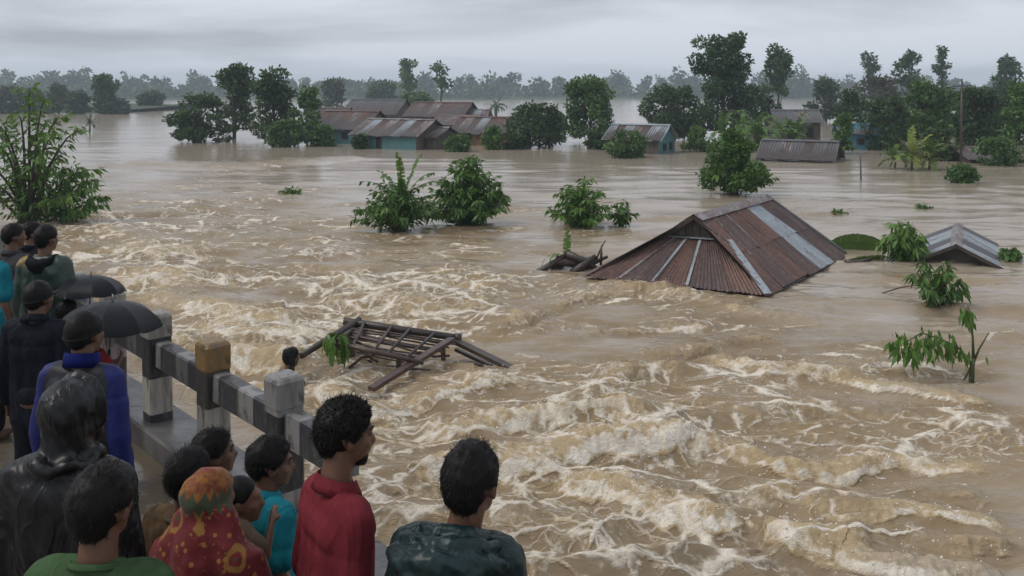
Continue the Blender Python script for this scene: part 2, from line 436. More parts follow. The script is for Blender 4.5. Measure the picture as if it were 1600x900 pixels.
        for i in range(len(P) - 1):
            a, b = P[i], P[i + 1]; e = b - a; l = seglen[i]; e = e / l
            s = np.clip((x - a[0]) * e[0] + (y - a[1]) * e[1], 0, l)
            qx = x - a[0] - e[0] * s; qy = y - a[1] - e[1] * s
            d = np.hypot(qx, qy)
            n = np.array([e[1], -e[0]])      # the front faces the viewer
            up = d < best
            best = np.where(up, d, best); side = np.where(up, qx * n[0] + qy * n[1], side)
            tt = np.where(up, (acc + s) / L, tt); nx = np.where(up, n[0], nx); ny = np.where(up, n[1], ny); acc += l
        env = sstep(0, .14, tt) * (1 - sstep(.84, 1.0, tt)) * (.72 + .8 * pn2(tt * L * .9, tt * 0, 31 + int(A * 100)))
        env = np.clip(env, 0, 1.15)
        p = np.where(side >= 0, best, -best)
        prof = np.where(p < 0, np.exp(-(p / (wd * 1.15)) ** 2), np.exp(-(p / (wd * .46)) ** 2))
        b = bil[sl]
        h[sl] += .86 * A * env * prof * (.66 + .42 * b)
        h[sl] -= A * .34 * env * np.exp(-((p - wd * .95) / (wd * .45)) ** 2)
        q = p / wd + .10 * hf[sl]                                   # ragged leading edge
        ev = np.clip(env * 1.3, 0, 1)
        tan = sstep(-1.1, -.0, q) * (1 - sstep(.50, .62, q))
        lead = sstep(.0, .34, q) * (1 - sstep(.48, .58, q))
        trail = sstep(-1.5, -.3, q) * (1 - sstep(.1, .3, q)) * sstep(.05, .45, streak[sl])
        churn[sl] = np.maximum(churn[sl], fo * ev * tan * (.55 + .8 * b))
        foam[sl] = np.maximum(foam[sl], fo * ev * np.maximum(lead * (.55 + .7 * b), .62 * trail))
        push = A * .30 * env * prof
        sx_[sl] += nx * push; sy_[sl] += ny * push
    X2 = X + sx_ + .25 * jx * turb * (1 - sstep(10, 25, Y)) * .3; Y2 = Y + sy_
    # calm, dark lee behind the wreck and low water along the hut
    V = np.stack([X2.ravel(), Y2.ravel(), (WZ + h).ravel()], 1)
    nr, nc = X.shape
    i = np.arange(nr * nc).reshape(nr, nc)
    Q = np.stack([i[:-1, :-1], i[:-1, 1:], i[1:, 1:], i[1:, :-1]], -1).reshape(-1, 4)
    o = quads_mesh('river', V, Q, water_material(), smooth=True, attrs={'foam': foam.ravel(), 'turb': turb.ravel(), 'churn': np.clip(churn, 0, 1).ravel()})
    tag(o, 'brown churning flood water with cream foam crests', kind='structure')
    # droplets and flecks of foam thrown up along the crests
    rs = np.random.RandomState(77)
    wgt = (np.clip(foam, 0, 1) ** 2 * (.3 + np.clip(churn, 0, 1)) * (Y < 26) * (Y > 6.2) * dx * dy).ravel()
    idx = rs.choice(len(wgt), 9000, p=wgt / wgt.sum())
    P = V[idx] + np.stack([rs.normal(0, .05, 9000), rs.normal(0, .05, 9000), rs.exponential(.035, 9000)], 1)
    r = rs.uniform(.003, .009, 9000) * (1 + (rs.uniform(size=9000) < .06) * .9)
    oc = np.array([(1, 0, 0), (-1, 0, 0), (0, 1, 0), (0, -1, 0), (0, 0, 1), (0, 0, -1)], float)
    fc = np.array([(0, 2, 4), (2, 1, 4), (1, 3, 4), (3, 0, 4), (2, 0, 5), (1, 2, 5), (3, 1, 5), (0, 3, 5)])
    VV = (P[:, None] + oc[None] * r[:, None, None]).reshape(-1, 3); FF = (fc[None] + np.arange(9000)[:, None, None] * 6).reshape(-1, 3)
    sp = quads_mesh('foam_spray', VV, FF, simple('foam_droplets', (.78, .74, .66), .5, .15), smooth=True)
    tag(sp, 'flecks of cream spray along the breaking crests', 'spray', kind='stuff')
    return o
build_water()

# river bed and far bank below the flood
bed_m = simple('river_mud', (.16, .12, .08), .9)
raw('riverbed', [(-1500, -60, -3.2), (1500, -60, -3.2), (1500, 1650, -3.2), (-1500, 1650, -3.2)], [(0, 1, 2, 3)], bed_m)['kind'] = 'structure'
bank_m = simple('bank_grass', (.05, .07, .03), .9, .4, .2)
def bank(name, pts, top, back):
    V = []; n = len(pts)
    rnd = random.Random(len(pts))
    for x, y in pts: V.append((x, y, WZ - .4))
    for x, y in pts: V.append((x, y + 3 + rnd.random() * 3, WZ + top * (.6 + .6 * rnd.random())))
    for x, y in pts: V.append((x, y + back, WZ + top * (1 + rnd.random())))
    for x, y in pts: V.append((x, y + back + 2, WZ - .6))
    F = [(r * n + i, r * n + i + 1, (r + 1) * n + i + 1, (r + 1) * n + i) for r in range(3) for i in range(n - 1)]
    o = raw(name, V, F, bank_m, smooth=True); o['kind'] = 'structure'; return o
bank('far_bank', [(x, 400 + 26 * math.sin(x * .013) + 14 * math.sin(x * .041) + abs(x) * .05) for x in range(-1000, 1020, 20)], 1.1, 1100)
bank('near_bank', [(x, 152 + .12 * (x + 60) + 3 * math.sin(x * .2)) for x in range(-210, -62, 6)], .7, 40)

# ------------------------------------------------------------------ the bridge deck, kerb and railing
RD = Vector((-.916, 1, 0)).normalized()                # along the railing, away from the viewer
RN = Vector((-RD.y, RD.x, 0)) * -1                     # from the deck towards the river
RN = Vector((RD.y, -RD.x, 0))
def rp(x0, t, z):                                      # point on a line parallel to the railing: x0 = offset where depth is 0, t = depth
    return Vector((x0 - .916 * t, t, z))
def deck_material():
    m, nt = nodemat('wet_concrete'); t = NT(nt); c = t.pos()
    n1 = t.noise(c, 1.1, 5, .6); n2 = t.noise(c, 7, 5, .65); n3 = t.noise(c, 45, 3, .6)
    wet = t.step(n1, .38, .52)
    col = t.mix(n2, (.13, .115, .095), (.055, .05, .043))
    col = t.mix(t.m('MULTIPLY', wet, .75), col, (.125, .095, .06))
    drops = t.n('ShaderNodeTexVoronoi', {'Vector': c, 'Scale': 9.0}, feature='F1').outputs['Distance']
    ring = t.m('SINE', t.m('MULTIPLY', drops, 60))
    ringm = t.m('MULTIPLY', ring, t.m('SUBTRACT', 1, t.step(drops, .02, .5)))
    b = t.bump(t.m('MULTIPLY', n3, t.m('SUBTRACT', 1.0, wet)), .5, .01)
    b = t.bump(t.m('MULTIPLY', ringm, wet), .25, .01, b)
    b = t.bump(t.m('MULTIPLY', n2, wet), .12, .02, b)
    t.bsdf(Base_Color=col, Roughness=t.m('MULTIPLY_ADD', wet, -.40, .5), Normal=b, Specular_IOR_Level=.6)
    return m
def grime_paint(name, bands):
    """weathered paint: bands = function(node tool, object coord) -> colour socket"""
    m, nt = nodemat(name); t = NT(nt); c = t.coord('Object')
    col = bands(t, c)
    n1 = t.noise(t.vmap(c, (1, 1, .45)), 7, 6, .68); n2 = t.noise(c, 24, 5, .7); n3 = t.noise(t.vmap(c, (1.6, 1.6, .22)), 9, 5, .7)
    col = t.mix(t.m('MULTIPLY', t.step(n1, .50, .62), .88), col, (.030, .028, .026))
    col = t.mix(t.m('MULTIPLY', t.step(n3, .46, .68), .7), col, (.085, .075, .06))
    col = t.mix(t.m('MULTIPLY', t.step(n2, .56, .70), .5), col, (.20, .185, .165))
    t.bsdf(Base_Color=col, Roughness=t.m('MULTIPLY_ADD', n1, .5, .12), Normal=t.bump(t.m('ADD', n2, n1), .35, .012), Specular_IOR_Level=.6)
    return m
def band_z(edges_cols, axis='Z'):
    def f(t, c):
        s = t.n('ShaderNodeSeparateXYZ', {0: c}).outputs[axis]
        s = t.m('ADD', s, t.m('MULTIPLY_ADD', t.noise(c, 14, 3, .6), .012, -.006))
        col = edges_cols[0][1]
        for e, cc in edges_cols[1:]:
            col = t.mix(t.step(s, e - .003, e + .003), col, cc)
        return col
    return f
WHITE, BLACK, OCHRE = (.36, .34, .305), (.014, .016, .021), (.235, .125, .028)
deck_mat = deck_material()
kerb_mat = simple('kerb_concrete', (.115, .11, .105), .32, .55, 3, .35, 30, .012, .6, coord='Object')
DX0 = 3.40                                            # kerb foot line
T0, T1 = -1.5, 30
deck = MB()
deck.add([rp(DX0 + .005, T0, 0), rp(DX0 + .005, T1, 0), rp(DX0 - 11, T1, 0), rp(DX0 - 11, T0, 0), rp(DX0 + .005, T0, -.5), rp(DX0 + .005, T1, -.5), rp(DX0 - 11, T1, -.5), rp(DX0 - 11, T0, -.5)],
         [(0, 1, 2, 3), (7, 6, 5, 4), (0, 4, 5, 1), (2, 6, 7, 3), (0, 3, 7, 4), (1, 5, 6, 2)])
o = deck.build('bridge_deck', deck_mat); o['kind'] = 'structure'
for t_ in (2, 12, 22):
    b = MB(); b.bar(rp(DX0 - 1.0, t_, -1.9), rp(DX0 - 10, t_, -1.9), 1.2, 2.79)
    o = b.build('bridge_pier', kerb_mat); o['kind'] = 'structure'
k = MB(); kz = .16; X0, X1 = DX0 + .01, DX0 + .54
seg = 2.2; t_ = T0
while t_ < T1:
    a, b_ = t_ + .004, min(t_ + seg, T1) - .004
    k = MB()
    prof = [(X0, 0.0 - .5), (X0, kz - .02), (X0 + .02, kz), (X1 - .02, kz), (X1, kz - .02), (X1, -.52)]
    V = [rp(x, a, z) for x, z in prof] + [rp(x, b_, z) for x, z in prof]
    n = len(prof)
    k.add(V, [(i, (i + 1) % n, (i + 1) % n + n, i + n) for i in range(n)] + [tuple(range(n))[::-1], tuple(range(n, 2 * n))])
    if t_ == T0:
        kerb_o = k.build('kerb', kerb_mat); kerb_o['kind'] = 'structure'
    else: k.build('kerb_stone', kerb_mat, kerb_o)
    t_ += seg

rail = thing('bridge_railing', 'black and white painted concrete railing along the flooded bridge', 'railing')
PW, PT = .180, 1.0                                      # post width, top
PC0 = 3.645                                            # post centre line offset
rotp = Euler((0, 0, math.atan2(RD.y, RD.x) - math.pi / 2))
post_depths = [1.75 * (3.15 + .437 * i) for i in range(0, 12)]
m_post_bw = grime_paint('post_paint_black_white', band_z([(-9, BLACK), (.22, WHITE), (.50, BLACK), (.815, (.24, .225, .205))]))
m_post_oc = grime_paint('post_paint_ochre', band_z([(-9, BLACK), (.22, WHITE), (.545, (.030, .026, .022)), (.80, (.20, .115, .03))]))
m_post_pk = grime_paint('post_paint_faded', band_z([(-9, (.05, .03, .04)), (.42, (.36, .30, .30)), (.72, BLACK), (.82, WHITE)]))
m_post_w = grime_paint('post_paint_white', band_z([(-9, (.30, .28, .25)), (.3, BLACK), (.77, (.20, .195, .185))]))
def rail_bands(per):
    def f(t, c):
        s = t.n('ShaderNodeSeparateXYZ', {0: c}).outputs['Y']
        w = t.m('FRACT', t.m('DIVIDE', t.m('ADD', s, 10.07), per))
        return t.mix(t.step(w, .42, .435), (.20, .195, .185), (.028, .030, .036))
    return f
m_rail = grime_paint('rail_paint', rail_bands(.52))
for i, dp in enumerate(post_depths):
    p = rp(PC0, dp, 0)
    V = []; b = .014; w = PW / 2
    rings = [(w, kz - .02), (w, PT - .20), (w, PT - .03), (w - .008, PT - .012), (w - .022, PT)]
    if i in (0, 1, 2): rings = [(w, kz - .02), (w, PT - .195), (w + .005, PT - .19), (w + .005, PT - .032), (w - .006, PT - .012), (w - .022, PT)]
    F = []
    for q, z in rings:
        for sx, sy in ((-1, -1), (1, -1), (1, 1), (-1, 1)):
            V += [(sx * q, sy * (q - b), z), (sx * (q - b), sy * q, z)] if sx * sy > 0 else [(sx * (q - b), sy * q, z), (sx * q, sy * (q - b), z)]
    n = 8
    F = [(r * n + j, r * n + (j + 1) % n, (r + 1) * n + (j + 1) % n, (r + 1) * n + j) for r in range(len(rings) - 1) for j in range(n)]
    F += [tuple(range(n))[::-1], tuple((len(rings) - 1) * n + j for j in range(n))]
    o = raw('post', V, F, [m_post_w, m_post_oc, m_post_bw, m_post_pk, m_post_bw, m_post_w, m_post_bw, m_post_w][i % 8], rail)
    o.location = p; o.rotation_euler = rotp
    o.rotation_euler.x += [.0, .012, -.01, .0][i % 4]; o.rotation_euler.y += [-.014, -.018, -.016, -.01][i % 4]
    if i + 1 < len(post_depths):
        q = rp(PC0, post_depths[i + 1], 0); mid = (p + q) / 2
        L = (q - p).length - PW + .07
        r = MB(); r.box((0, 0, 0), (.115, L, .20), None, .012)
        ro = r.build('rail', m_rail, rail); ro.location = (mid.x, mid.y, .685); ro.rotation_euler = rotp
# the nearest rail is snapped off
p = rp(PC0, post_depths[0], 0); r = MB()
V = []; L = .62
for yy, sc in ((-.0, 1), (-L * .7, 1), (-L, .9)):
    for sx, sz in ((-1, -1), (1, -1), (1, 1), (-1, 1)):
        V.append((sx * .0575, yy + (random.Random(sx * 3 + sz + int(yy * 9)).uniform(-.07, .07) if sc < 1 else 0), sz * .10))
r.add(V, [(3, 2, 1, 0)] + [(a * 4 + j, a * 4 + (j + 1) % 4, a * 4 + 4 + (j + 1) % 4, a * 4 + 4 + j) for a in (0, 1) for j in range(4)] + [(8, 9, 10, 11)])
ro = r.build('rail', m_rail, rail); ro.location = p + Vector((0, 0, .685)) - RD * (PW / 2 - .01); ro.rotation_euler = rotp
ro['label'] = 'snapped rail end with broken face'
# ------------------------------------------------------------------ foliage
def leaf_mat(name, ca, cb, cc, rough=.45, trans=.28):
    if name in MATS: return MATS[name]
    m, nt = nodemat(name); t = NT(nt)
    a = t.n('ShaderNodeAttribute', attribute_name='tint').outputs['Fac']
    col = t.mix(t.step(a, 0.0, .6), ca, cb); col = t.mix(t.step(a, .62, 1.0), col, cc)
    n = t.noise(t.coord('Object'), 3.0, 2, .5)
    col = t.mix(t.m('MULTIPLY', n, .35), col, tuple(x * .6 for x in ca))
    b = t.n('ShaderNodeBsdfPrincipled', {'Base Color': col, 'Roughness': rough, 'Specular IOR Level': .35})
    tr = t.n('ShaderNodeBsdfTranslucent', {'Color': t.mix(.5, col, (.16, .22, .03))})
    mx = t.n('ShaderNodeMixShader', {0: trans, 1: b.outputs[0], 2: tr.outputs[0]})
    out = t.n('ShaderNodeOutputMaterial', {0: mx.outputs[0]})
    MATS[name] = m; return m
LEAF = {
    'dark': leaf_mat('leaf_dark', (0.024, 0.055, 0.018), (0.041, 0.090, 0.024), (0.074, 0.144, 0.038)),
    'mid': leaf_mat('leaf_mid', (0.041, 0.098, 0.023), (0.078, 0.167, 0.037), (0.139, 0.256, 0.054)),
    'bright': leaf_mat('leaf_bright', (0.046, 0.109, 0.021), (0.091, 0.193, 0.033), (0.167, 0.309, 0.053)),
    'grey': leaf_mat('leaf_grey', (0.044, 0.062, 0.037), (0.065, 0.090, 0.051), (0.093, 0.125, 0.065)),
    'russet': leaf_mat('leaf_russet', (0.048, 0.047, 0.028), (0.076, 0.065, 0.038), (0.107, 0.093, 0.050)),
    'banana': leaf_mat('leaf_banana', (0.046, 0.116, 0.022), (0.099, 0.208, 0.038), (0.197, 0.309, 0.057), .38, .25),
    'yellow': leaf_mat('leaf_yellow', (0.091, 0.154, 0.025), (0.182, 0.247, 0.044), (0.303, 0.325, 0.076), .45, .25),
}
bark = simple('bark', (.075, .058, .042), .85, .45, 5, .6, 22, .03, stretch=(1, 1, .3))
bark_g = simple('green_stem', (.07, .085, .03), .7, .4, 8, .3, 30, .01, stretch=(1, 1, .3))

def leaf_quads(C, T, N, L, Wd, tint, droop=.0):
    """kite shaped leaves: C base points, T directions, N normals (n,3); returns verts, quads, tint"""
    T = T / np.linalg.norm(T, axis=1)[:, None]
    B = np.cross(T, N); B /= (np.linalg.norm(B, axis=1)[:, None] + 1e-9)
    L = np.broadcast_to(np.asarray(L, float), (len(C),))[:, None]; Wd = np.broadcast_to(np.asarray(Wd, float), (len(C),))[:, None]
    dz = np.zeros_like(C); dz[:, 2] = -1
    mid = C + T * L * .45 + dz * L * droop * .25
    V = np.stack([C, mid + B * Wd * .5, C + T * L + dz * L * droop, mid - B * Wd * .5], 1).reshape(-1, 3)
    Q = np.arange(len(C) * 4).reshape(-1, 4)
    return V, Q, np.repeat(tint, 4)
def unit(rs, n):
    v = rs.normal(size=(n, 3)); return v / np.linalg.norm(v, axis=1)[:, None]

def lumps_for(style, rs, h, rx):
    """clump centres and radii (relative to the base at water level) for a crown of total height h, half width rx"""
    out = []
    if style == 'round':
        n = 62
        for i in range(n):
            a = rs.uniform(0, 2 * np.pi); z = rs.uniform(.06, .92)
            env = math.sqrt(max(0.04, 1 - ((z - .42) / .58) ** 2)); r = env * math.sqrt(rs.uniform(.1, 1)) * (.92 if i % 6 else 1.08)
            out.append((math.cos(a) * r * rx, math.sin(a) * r * rx, z * h, rx * rs.uniform(.09, .25) * (1.1 - .35 * z)))
    elif style == 'tall':
        n = 52
        for i in range(n):
            a = rs.uniform(0, 2 * np.pi); z = rs.uniform(.12, .95)
            env = (1.0 - .62 * max(0, (z - .28) / .72)) * (.80 + .28 * math.sin(z * 9 + a * 2 + rs.uniform(0, 1)))
            r = env * math.sqrt(rs.uniform(.08, 1)) * .95
            out.append((math.cos(a) * r * rx, math.sin(a) * r * rx, z * h, rx * rs.uniform(.10, .25)))
    elif style == 'slender':
        n = 24
        for i in range(n):
            a = rs.uniform(0, 2 * np.pi); z = rs.uniform(.42, .95)
            env = math.sqrt(max(.05, 1 - ((z - .68) / .34) ** 2)); r = env * rs.uniform(.2, 1.0) * .75
            out.append((math.cos(a) * r * rx, math.sin(a) * r * rx, z * h, rx * rs.uniform(.16, .31)))
    elif style == 'sparse':
        for i in range(9):
            a = rs.uniform(0, 2 * np.pi); z = rs.uniform(.50, .94); r = rs.uniform(.25, .8)
            out.append((math.cos(a) * r * rx, math.sin(a) * r * rx, z * h, rx * rs.uniform(.20, .36)))
    elif style == 'umbrella':       # tall tree, layered flat top over a dense lower crown
        for i in range(26):
            a = rs.uniform(0, 2 * np.pi); z = rs.choice([.74, .83, .92, .66]) + rs.uniform(-.03, .03)
            r = rs.uniform(.15, .95) * (1.0 - .4 * max(0, (z - .74) / .26))
            out.append((math.cos(a) * r * rx, math.sin(a) * r * rx * .8, z * h, rx * rs.uniform(.13, .24)))
        for i in range(26):
            a = rs.uniform(0, 2 * np.pi); z = rs.uniform(.08, .66); r = math.sqrt(rs.uniform(.05, 1)) * (.62 + .2 * math.sin(z * 9))
            out.append((math.cos(a) * r * rx, math.sin(a) * r * rx, z * h, rx * rs.uniform(.18, .30)))
    return out

def tree(name, label, bx, by, ty, hw, style='round', tone='dark', seed=0, group=None, dens=1.0, d=None, base_z=WZ, lean=0.0):
    rs = np.random.RandomState(seed + 100)
    if d is None: b = px(bx, by)
    else: b = Vector(((bx - 800) / FPX * d, d, base_z))
    d = b.y; h = (by - ty) / FPX * d if d is not None else 1; rx = hw / FPX * d
    top = CAMZ - (ty - HOR) / FPX * d; h = top - b.z
    root = thing(name, label, 'tree', b, 0, group)
    Ls = lumps_for(style, rs, h, rx)
    leafL = min(1.3, max(.12, d * .0046)); Vs = []; Qs = []; Ts = []; k = 0
    for (x, y, z, r) in Ls:
        x += lean * z
        n = int(dens * 1.5 * 4 * math.pi * r * r / (leafL * leafL * .42)) + 12
        n = min(n, 420)
        u = unit(rs, n)
        rad = r * (rs.uniform(.35, 1.0, n) ** .55)[:, None] * (1 + .55 * pn3(u * 1.9 + np.array([x, y, z]), seed % 9)[:, None])
        P = np.array([x, y, z]) + u * rad * np.array([1.12, 1.12, .85])
        keep = P[:, 2] > -.05; P = P[keep]; u = u[keep]; n = len(P)
        if n == 0: continue
        T = u * .7 + unit(rs, n) * .8 + np.array([0, 0, -.35]); N = u * .8 + unit(rs, n) * .7 + np.array([0, 0, .5])
        tint = np.clip(rs.uniform(.1, .75) + rs.normal(0, .16, n), 0, 1)
        V, Q, tt = leaf_quads(P, T, N, leafL * rs.uniform(.6, 1.25, n), leafL * rs.uniform(.42, .7, n), tint)
        Vs.append(V); Qs.append(Q + k); Ts.append(tt); k += len(V)
    quads_mesh('crown', np.concatenate(Vs), np.concatenate(Qs), LEAF[tone], root, attrs={'tint': np.concatenate(Ts)})
    tb = MB(); tr = max(.05, h * .022) * (.8 if style in ('slender', 'sparse') else 1.0)
    lo = -3.2 - b.z; zt = h * (.86 if style != 'round' else .7)
    P = [(0, 0, lo), (0, 0, 0)]
    for i in range(1, 7):
        f = i / 6; P.append((lean * zt * f + rs.normal(0, .02) * h * .3, rs.normal(0, .02) * h * .3, zt * f))
    tb.tube(P, [tr * 1.35, tr * 1.2] + [tr * (1.1 - .85 * i / 6) for i in range(1, 7)], 7)
    for (x, y, z, r) in Ls[:: (1 if len(Ls) < 20 else 2)]:
        z0 = max(.02, z * rs.uniform(.45, .75)); f = min(1, z0 / zt)
        p0 = Vector((lean * z0, 0, z0)); p2 = Vector((x + lean * z, y, z)); p1 = (p0 + p2) / 2 + Vector((0, 0, -.04 * h))
        tb.tube([p0, p1, p2], [tr * (.6 - .35 * f), tr * .3, tr * .12], 5, False)
    tb.build('trunk', bark, root, True)
    return root

# trees beyond and between the houses: name, label, photo x, waterline y, top y, half width, style, tone
TREES = [
    ('shade_tree', 'low round dark tree at the left end of the tall pair left of the houses', 312, 221, 144, 48, 'round', 'dark'),
    ('tall_tree', 'tall leafy tree left of the houses, leftmost of the tall pair', 366, 216, 97, 42, 'tall', 'dark'),
    ('tall_tree', 'tall leafy tree left of the houses, right one of the pair', 428, 223, 106, 46, 'tall', 'dark'),
    ('young_tree', 'mid height pale tree just left of the brown roofed house', 480, 224, 136, 30, 'tall', 'mid'),
    ('shade_tree', 'flat topped hazy tree standing alone on the left bank', 164, 178, 117, 24, 'umbrella', 'dark'),
    ('shade_tree', 'small round tree standing alone in the far channel', 237, 172, 143, 20, 'round', 'grey'),
    ('tall_tree', 'tall narrow tree rising behind the grey roofed house', 640, 172, 90, 22, 'slender', 'mid'),
    ('tall_tree', 'thin bare trunked tree with open crown behind the rust roofs', 690, 178, 96, 21, 'sparse', 'dark'),
    ('shade_tree', 'round tree behind the dark grey roof', 597, 166, 126, 25, 'round', 'dark'),
    ('shade_tree', 'low bushy tree between the grey roof and the thin trunked tree', 650, 180, 143, 29, 'round', 'mid'),
    ('shade_tree', 'wide round dark tree covering the right end of the village roofs', 842, 229, 158, 50, 'round', 'dark'),
    ('shade_tree', 'pale green spreading tree left of the striped tin roof', 922, 223, 117, 56, 'tall', 'mid'),
    ('shade_tree', 'big round tree directly behind the striped tin roof', 1054, 216, 133, 58, 'round', 'dark'),
    ('tall_tree', 'tallest tree of all with layered flat crown', 1130, 214, 50, 59, 'umbrella', 'dark'),
    ('tall_tree', 'tall tree with ragged crown right of the tallest tree', 1216, 196, 71, 36, 'slender', 'dark'),
    ('shade_tree', 'hazy round tree behind the half sunk grey roof', 1291, 190, 124, 30, 'tall', 'grey'),
    ('tall_tree', 'slim tree with pointed crown above the reddish tree', 1360, 176, 81, 17, 'slender', 'dark'),
    ('tall_tree', 'tall open tree right of the pointed slim tree', 1420, 182, 77, 25, 'slender', 'dark'),
    ('shade_tree', 'reddish brown leaved tree on the right', 1374, 186, 117, 36, 'round', 'russet'),
    ('shade_tree', 'dark round tree beside the blue hut', 1386, 234, 150, 40, 'round', 'dark'),
    ('tall_tree', 'very thin tree with small top on the right', 1472, 182, 68, 13, 'slender', 'dark'),
    ('tall_tree', 'round topped tree near the right edge of the photo', 1573, 186, 88, 26, 'slender', 'dark'),
    ('shade_tree', 'bushy tree left of the utility pole', 1452, 232, 128, 52, 'tall', 'mid'),
    ('shade_tree', 'bushy tree right of the utility pole', 1532, 236, 132, 54, 'tall', 'dark'),
    ('shade_tree', 'yellowish green tree cut by the right edge of the photo', 1592, 240, 132, 38, 'tall', 'bright'),
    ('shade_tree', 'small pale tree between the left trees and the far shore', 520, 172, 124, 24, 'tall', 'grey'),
    ('bush', 'bright green bush standing in front of the striped tin hut', 980, 245, 204, 31, 'round', 'mid'),
    ('bush', 'small bush in front of the right village house with orange wall', 770, 233, 198, 17, 'round', 'bright'),
    ('bush', 'narrow green bush right of the dark sunk roof', 1318, 240, 178, 20, 'tall', 'bright'),
    ('bush', 'small bush in the water below the utility pole', 1503, 284, 258, 22, 'round', 'mid'),
    ('bush', 'leafy scrub at the left corner of the brown roofed house', 505, 228, 196, 22, 'tall', 'mid'),
    ('bush', 'tangle of green growth on the lean-to shed corner', 716, 236, 212, 20, 'round', 'mid'),
    ('bush', 'dark shrub under the dark grey back roof', 562, 232, 210, 12, 'round', 'dark'),
    ('bush', 'scrub beside the wall right of the orange walled house', 806, 232, 202, 20, 'round', 'dark'),
    ('bush', 'low scrub between the pale spreading tree and the tin hut', 938, 232, 204, 24, 'round', 'dark'),
    ('bush', 'scrub at the right wall of the striped tin hut', 1088, 236, 200, 24, 'tall', 'mid'),
    ('shade_tree', 'dark tree filling the gap behind the blue hut', 1330, 214, 140, 34, 'tall', 'dark'),
    ('shade_tree', 'broad low tree behind the yellow green banana clump', 1422, 216, 148, 46, 'round', 'dark'),
    ('shade_tree', 'broad tree behind the utility pole', 1500, 212, 136, 48, 'round', 'mid'),
    ('shade_tree', 'dark tree filling the right edge behind the yellowish one', 1588, 212, 126, 46, 'tall', 'dark'),
    ('shade_tree', 'round tree in the gap right of the tallest tree', 1180, 210, 128, 36, 'round', 'dark'),
    ('bush', 'scrub at the waterline by the low brown roof', 1556, 258, 214, 34, 'round', 'mid'),
    ('bush', 'low bush at the feet of the tall left pair', 450, 228, 188, 34, 'round', 'mid'),
    ('bush', 'dark bush at the waterline under the right utility pole', 1470, 250, 196, 30, 'round', 'dark'),
]
for i, (nm, lb, x, by, ty, hw, st, tn) in enumerate(TREES):
    tree(nm, lb, x, by, ty, hw, st, tn, seed=i * 7 + 3)
# trees along the left bank, 150 m off
lb = [(18, 177, 132, 24, 'round'), (52, 176, 137, 22, 'tall'), (92, 177, 130, 22, 'tall'), (122, 178, 142, 18, 'round'), (186, 178, 154, 16, 'round'), (-25, 177, 134, 24, 'tall')]
LBL = ['dark hazy tree at the far left of the left bank', 'lower hazy tree second from the left on the left bank', 'twin topped hazy tree in the middle of the left bank',
       'low hazy tree touching the flat topped one on its left', 'small bush at the right tip of the left bank', 'hazy tree cut by the left edge of the photo on the left bank']
for i, (x, by, ty, hw, st) in enumerate(lb):
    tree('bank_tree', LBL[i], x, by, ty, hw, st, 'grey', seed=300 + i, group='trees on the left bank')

def far_wood():
    rs = np.random.RandomState(5); Vs = []; Qs = []; Ts = []; k = 0
    n_tree = 430
    for i in range(n_tree):
        x = rs.uniform(-640, 640); y = 412 + abs(x) * .05 + rs.uniform(0, 70)
        if i % 3 == 0: y += 60
        big = rs.uniform() < .25
        h = rs.uniform(7.5, 11.5) * (1.3 if big else .85) * (1 + .12 * math.sin(x * .02)); rx = h * rs.uniform(.35, .6)
        for j in range(10):
            a = rs.uniform(0, 6.28); z = rs.uniform(.12, .9); r = rx * rs.uniform(.25, .45)
            env = math.sqrt(max(.08, 1 - ((z - .5) / .52) ** 2)) * rx * .7
            c = np.array([x + math.cos(a) * env * rs.uniform(.2, 1), y + math.sin(a) * env * .7, WZ + 1 + z * h])
            n = 26; u = unit(rs, n); P = c + u * r * rs.uniform(.5, 1, n)[:, None]
            V, Q, t = leaf_quads(P, u + unit(rs, n), u + unit(rs, n) * .6, 1.9 * rs.uniform(.7, 1.3, n), 1.3, np.full(n, rs.uniform(.1, .8)))
            Vs.append(V); Qs.append(Q + k); Ts.append(t); k += len(V)
    n = 16000                                           # undergrowth along the shore
    x = rs.uniform(-640, 640, n); P = np.stack([x, 404 + np.abs(x) * .05 + 26 * np.sin(x * .013) + 14 * np.sin(x * .041) + rs.uniform(0, 30, n), WZ + .3 + 6.0 * rs.uniform(0, 1, n) ** 1.3], 1)
    u = unit(rs, n); V, Q, t = leaf_quads(P, u, unit(rs, n), 2.6 * rs.uniform(.6, 1.2, n), 1.9, rs.uniform(0, .6, n))
    Vs.append(V); Qs.append(Q + k); Ts.append(t)
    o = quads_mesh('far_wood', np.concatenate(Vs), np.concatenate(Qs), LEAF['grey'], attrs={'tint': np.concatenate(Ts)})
    tag(o, 'hazy blue green line of woods on the far shore', 'woods', kind='stuff')
far_wood()

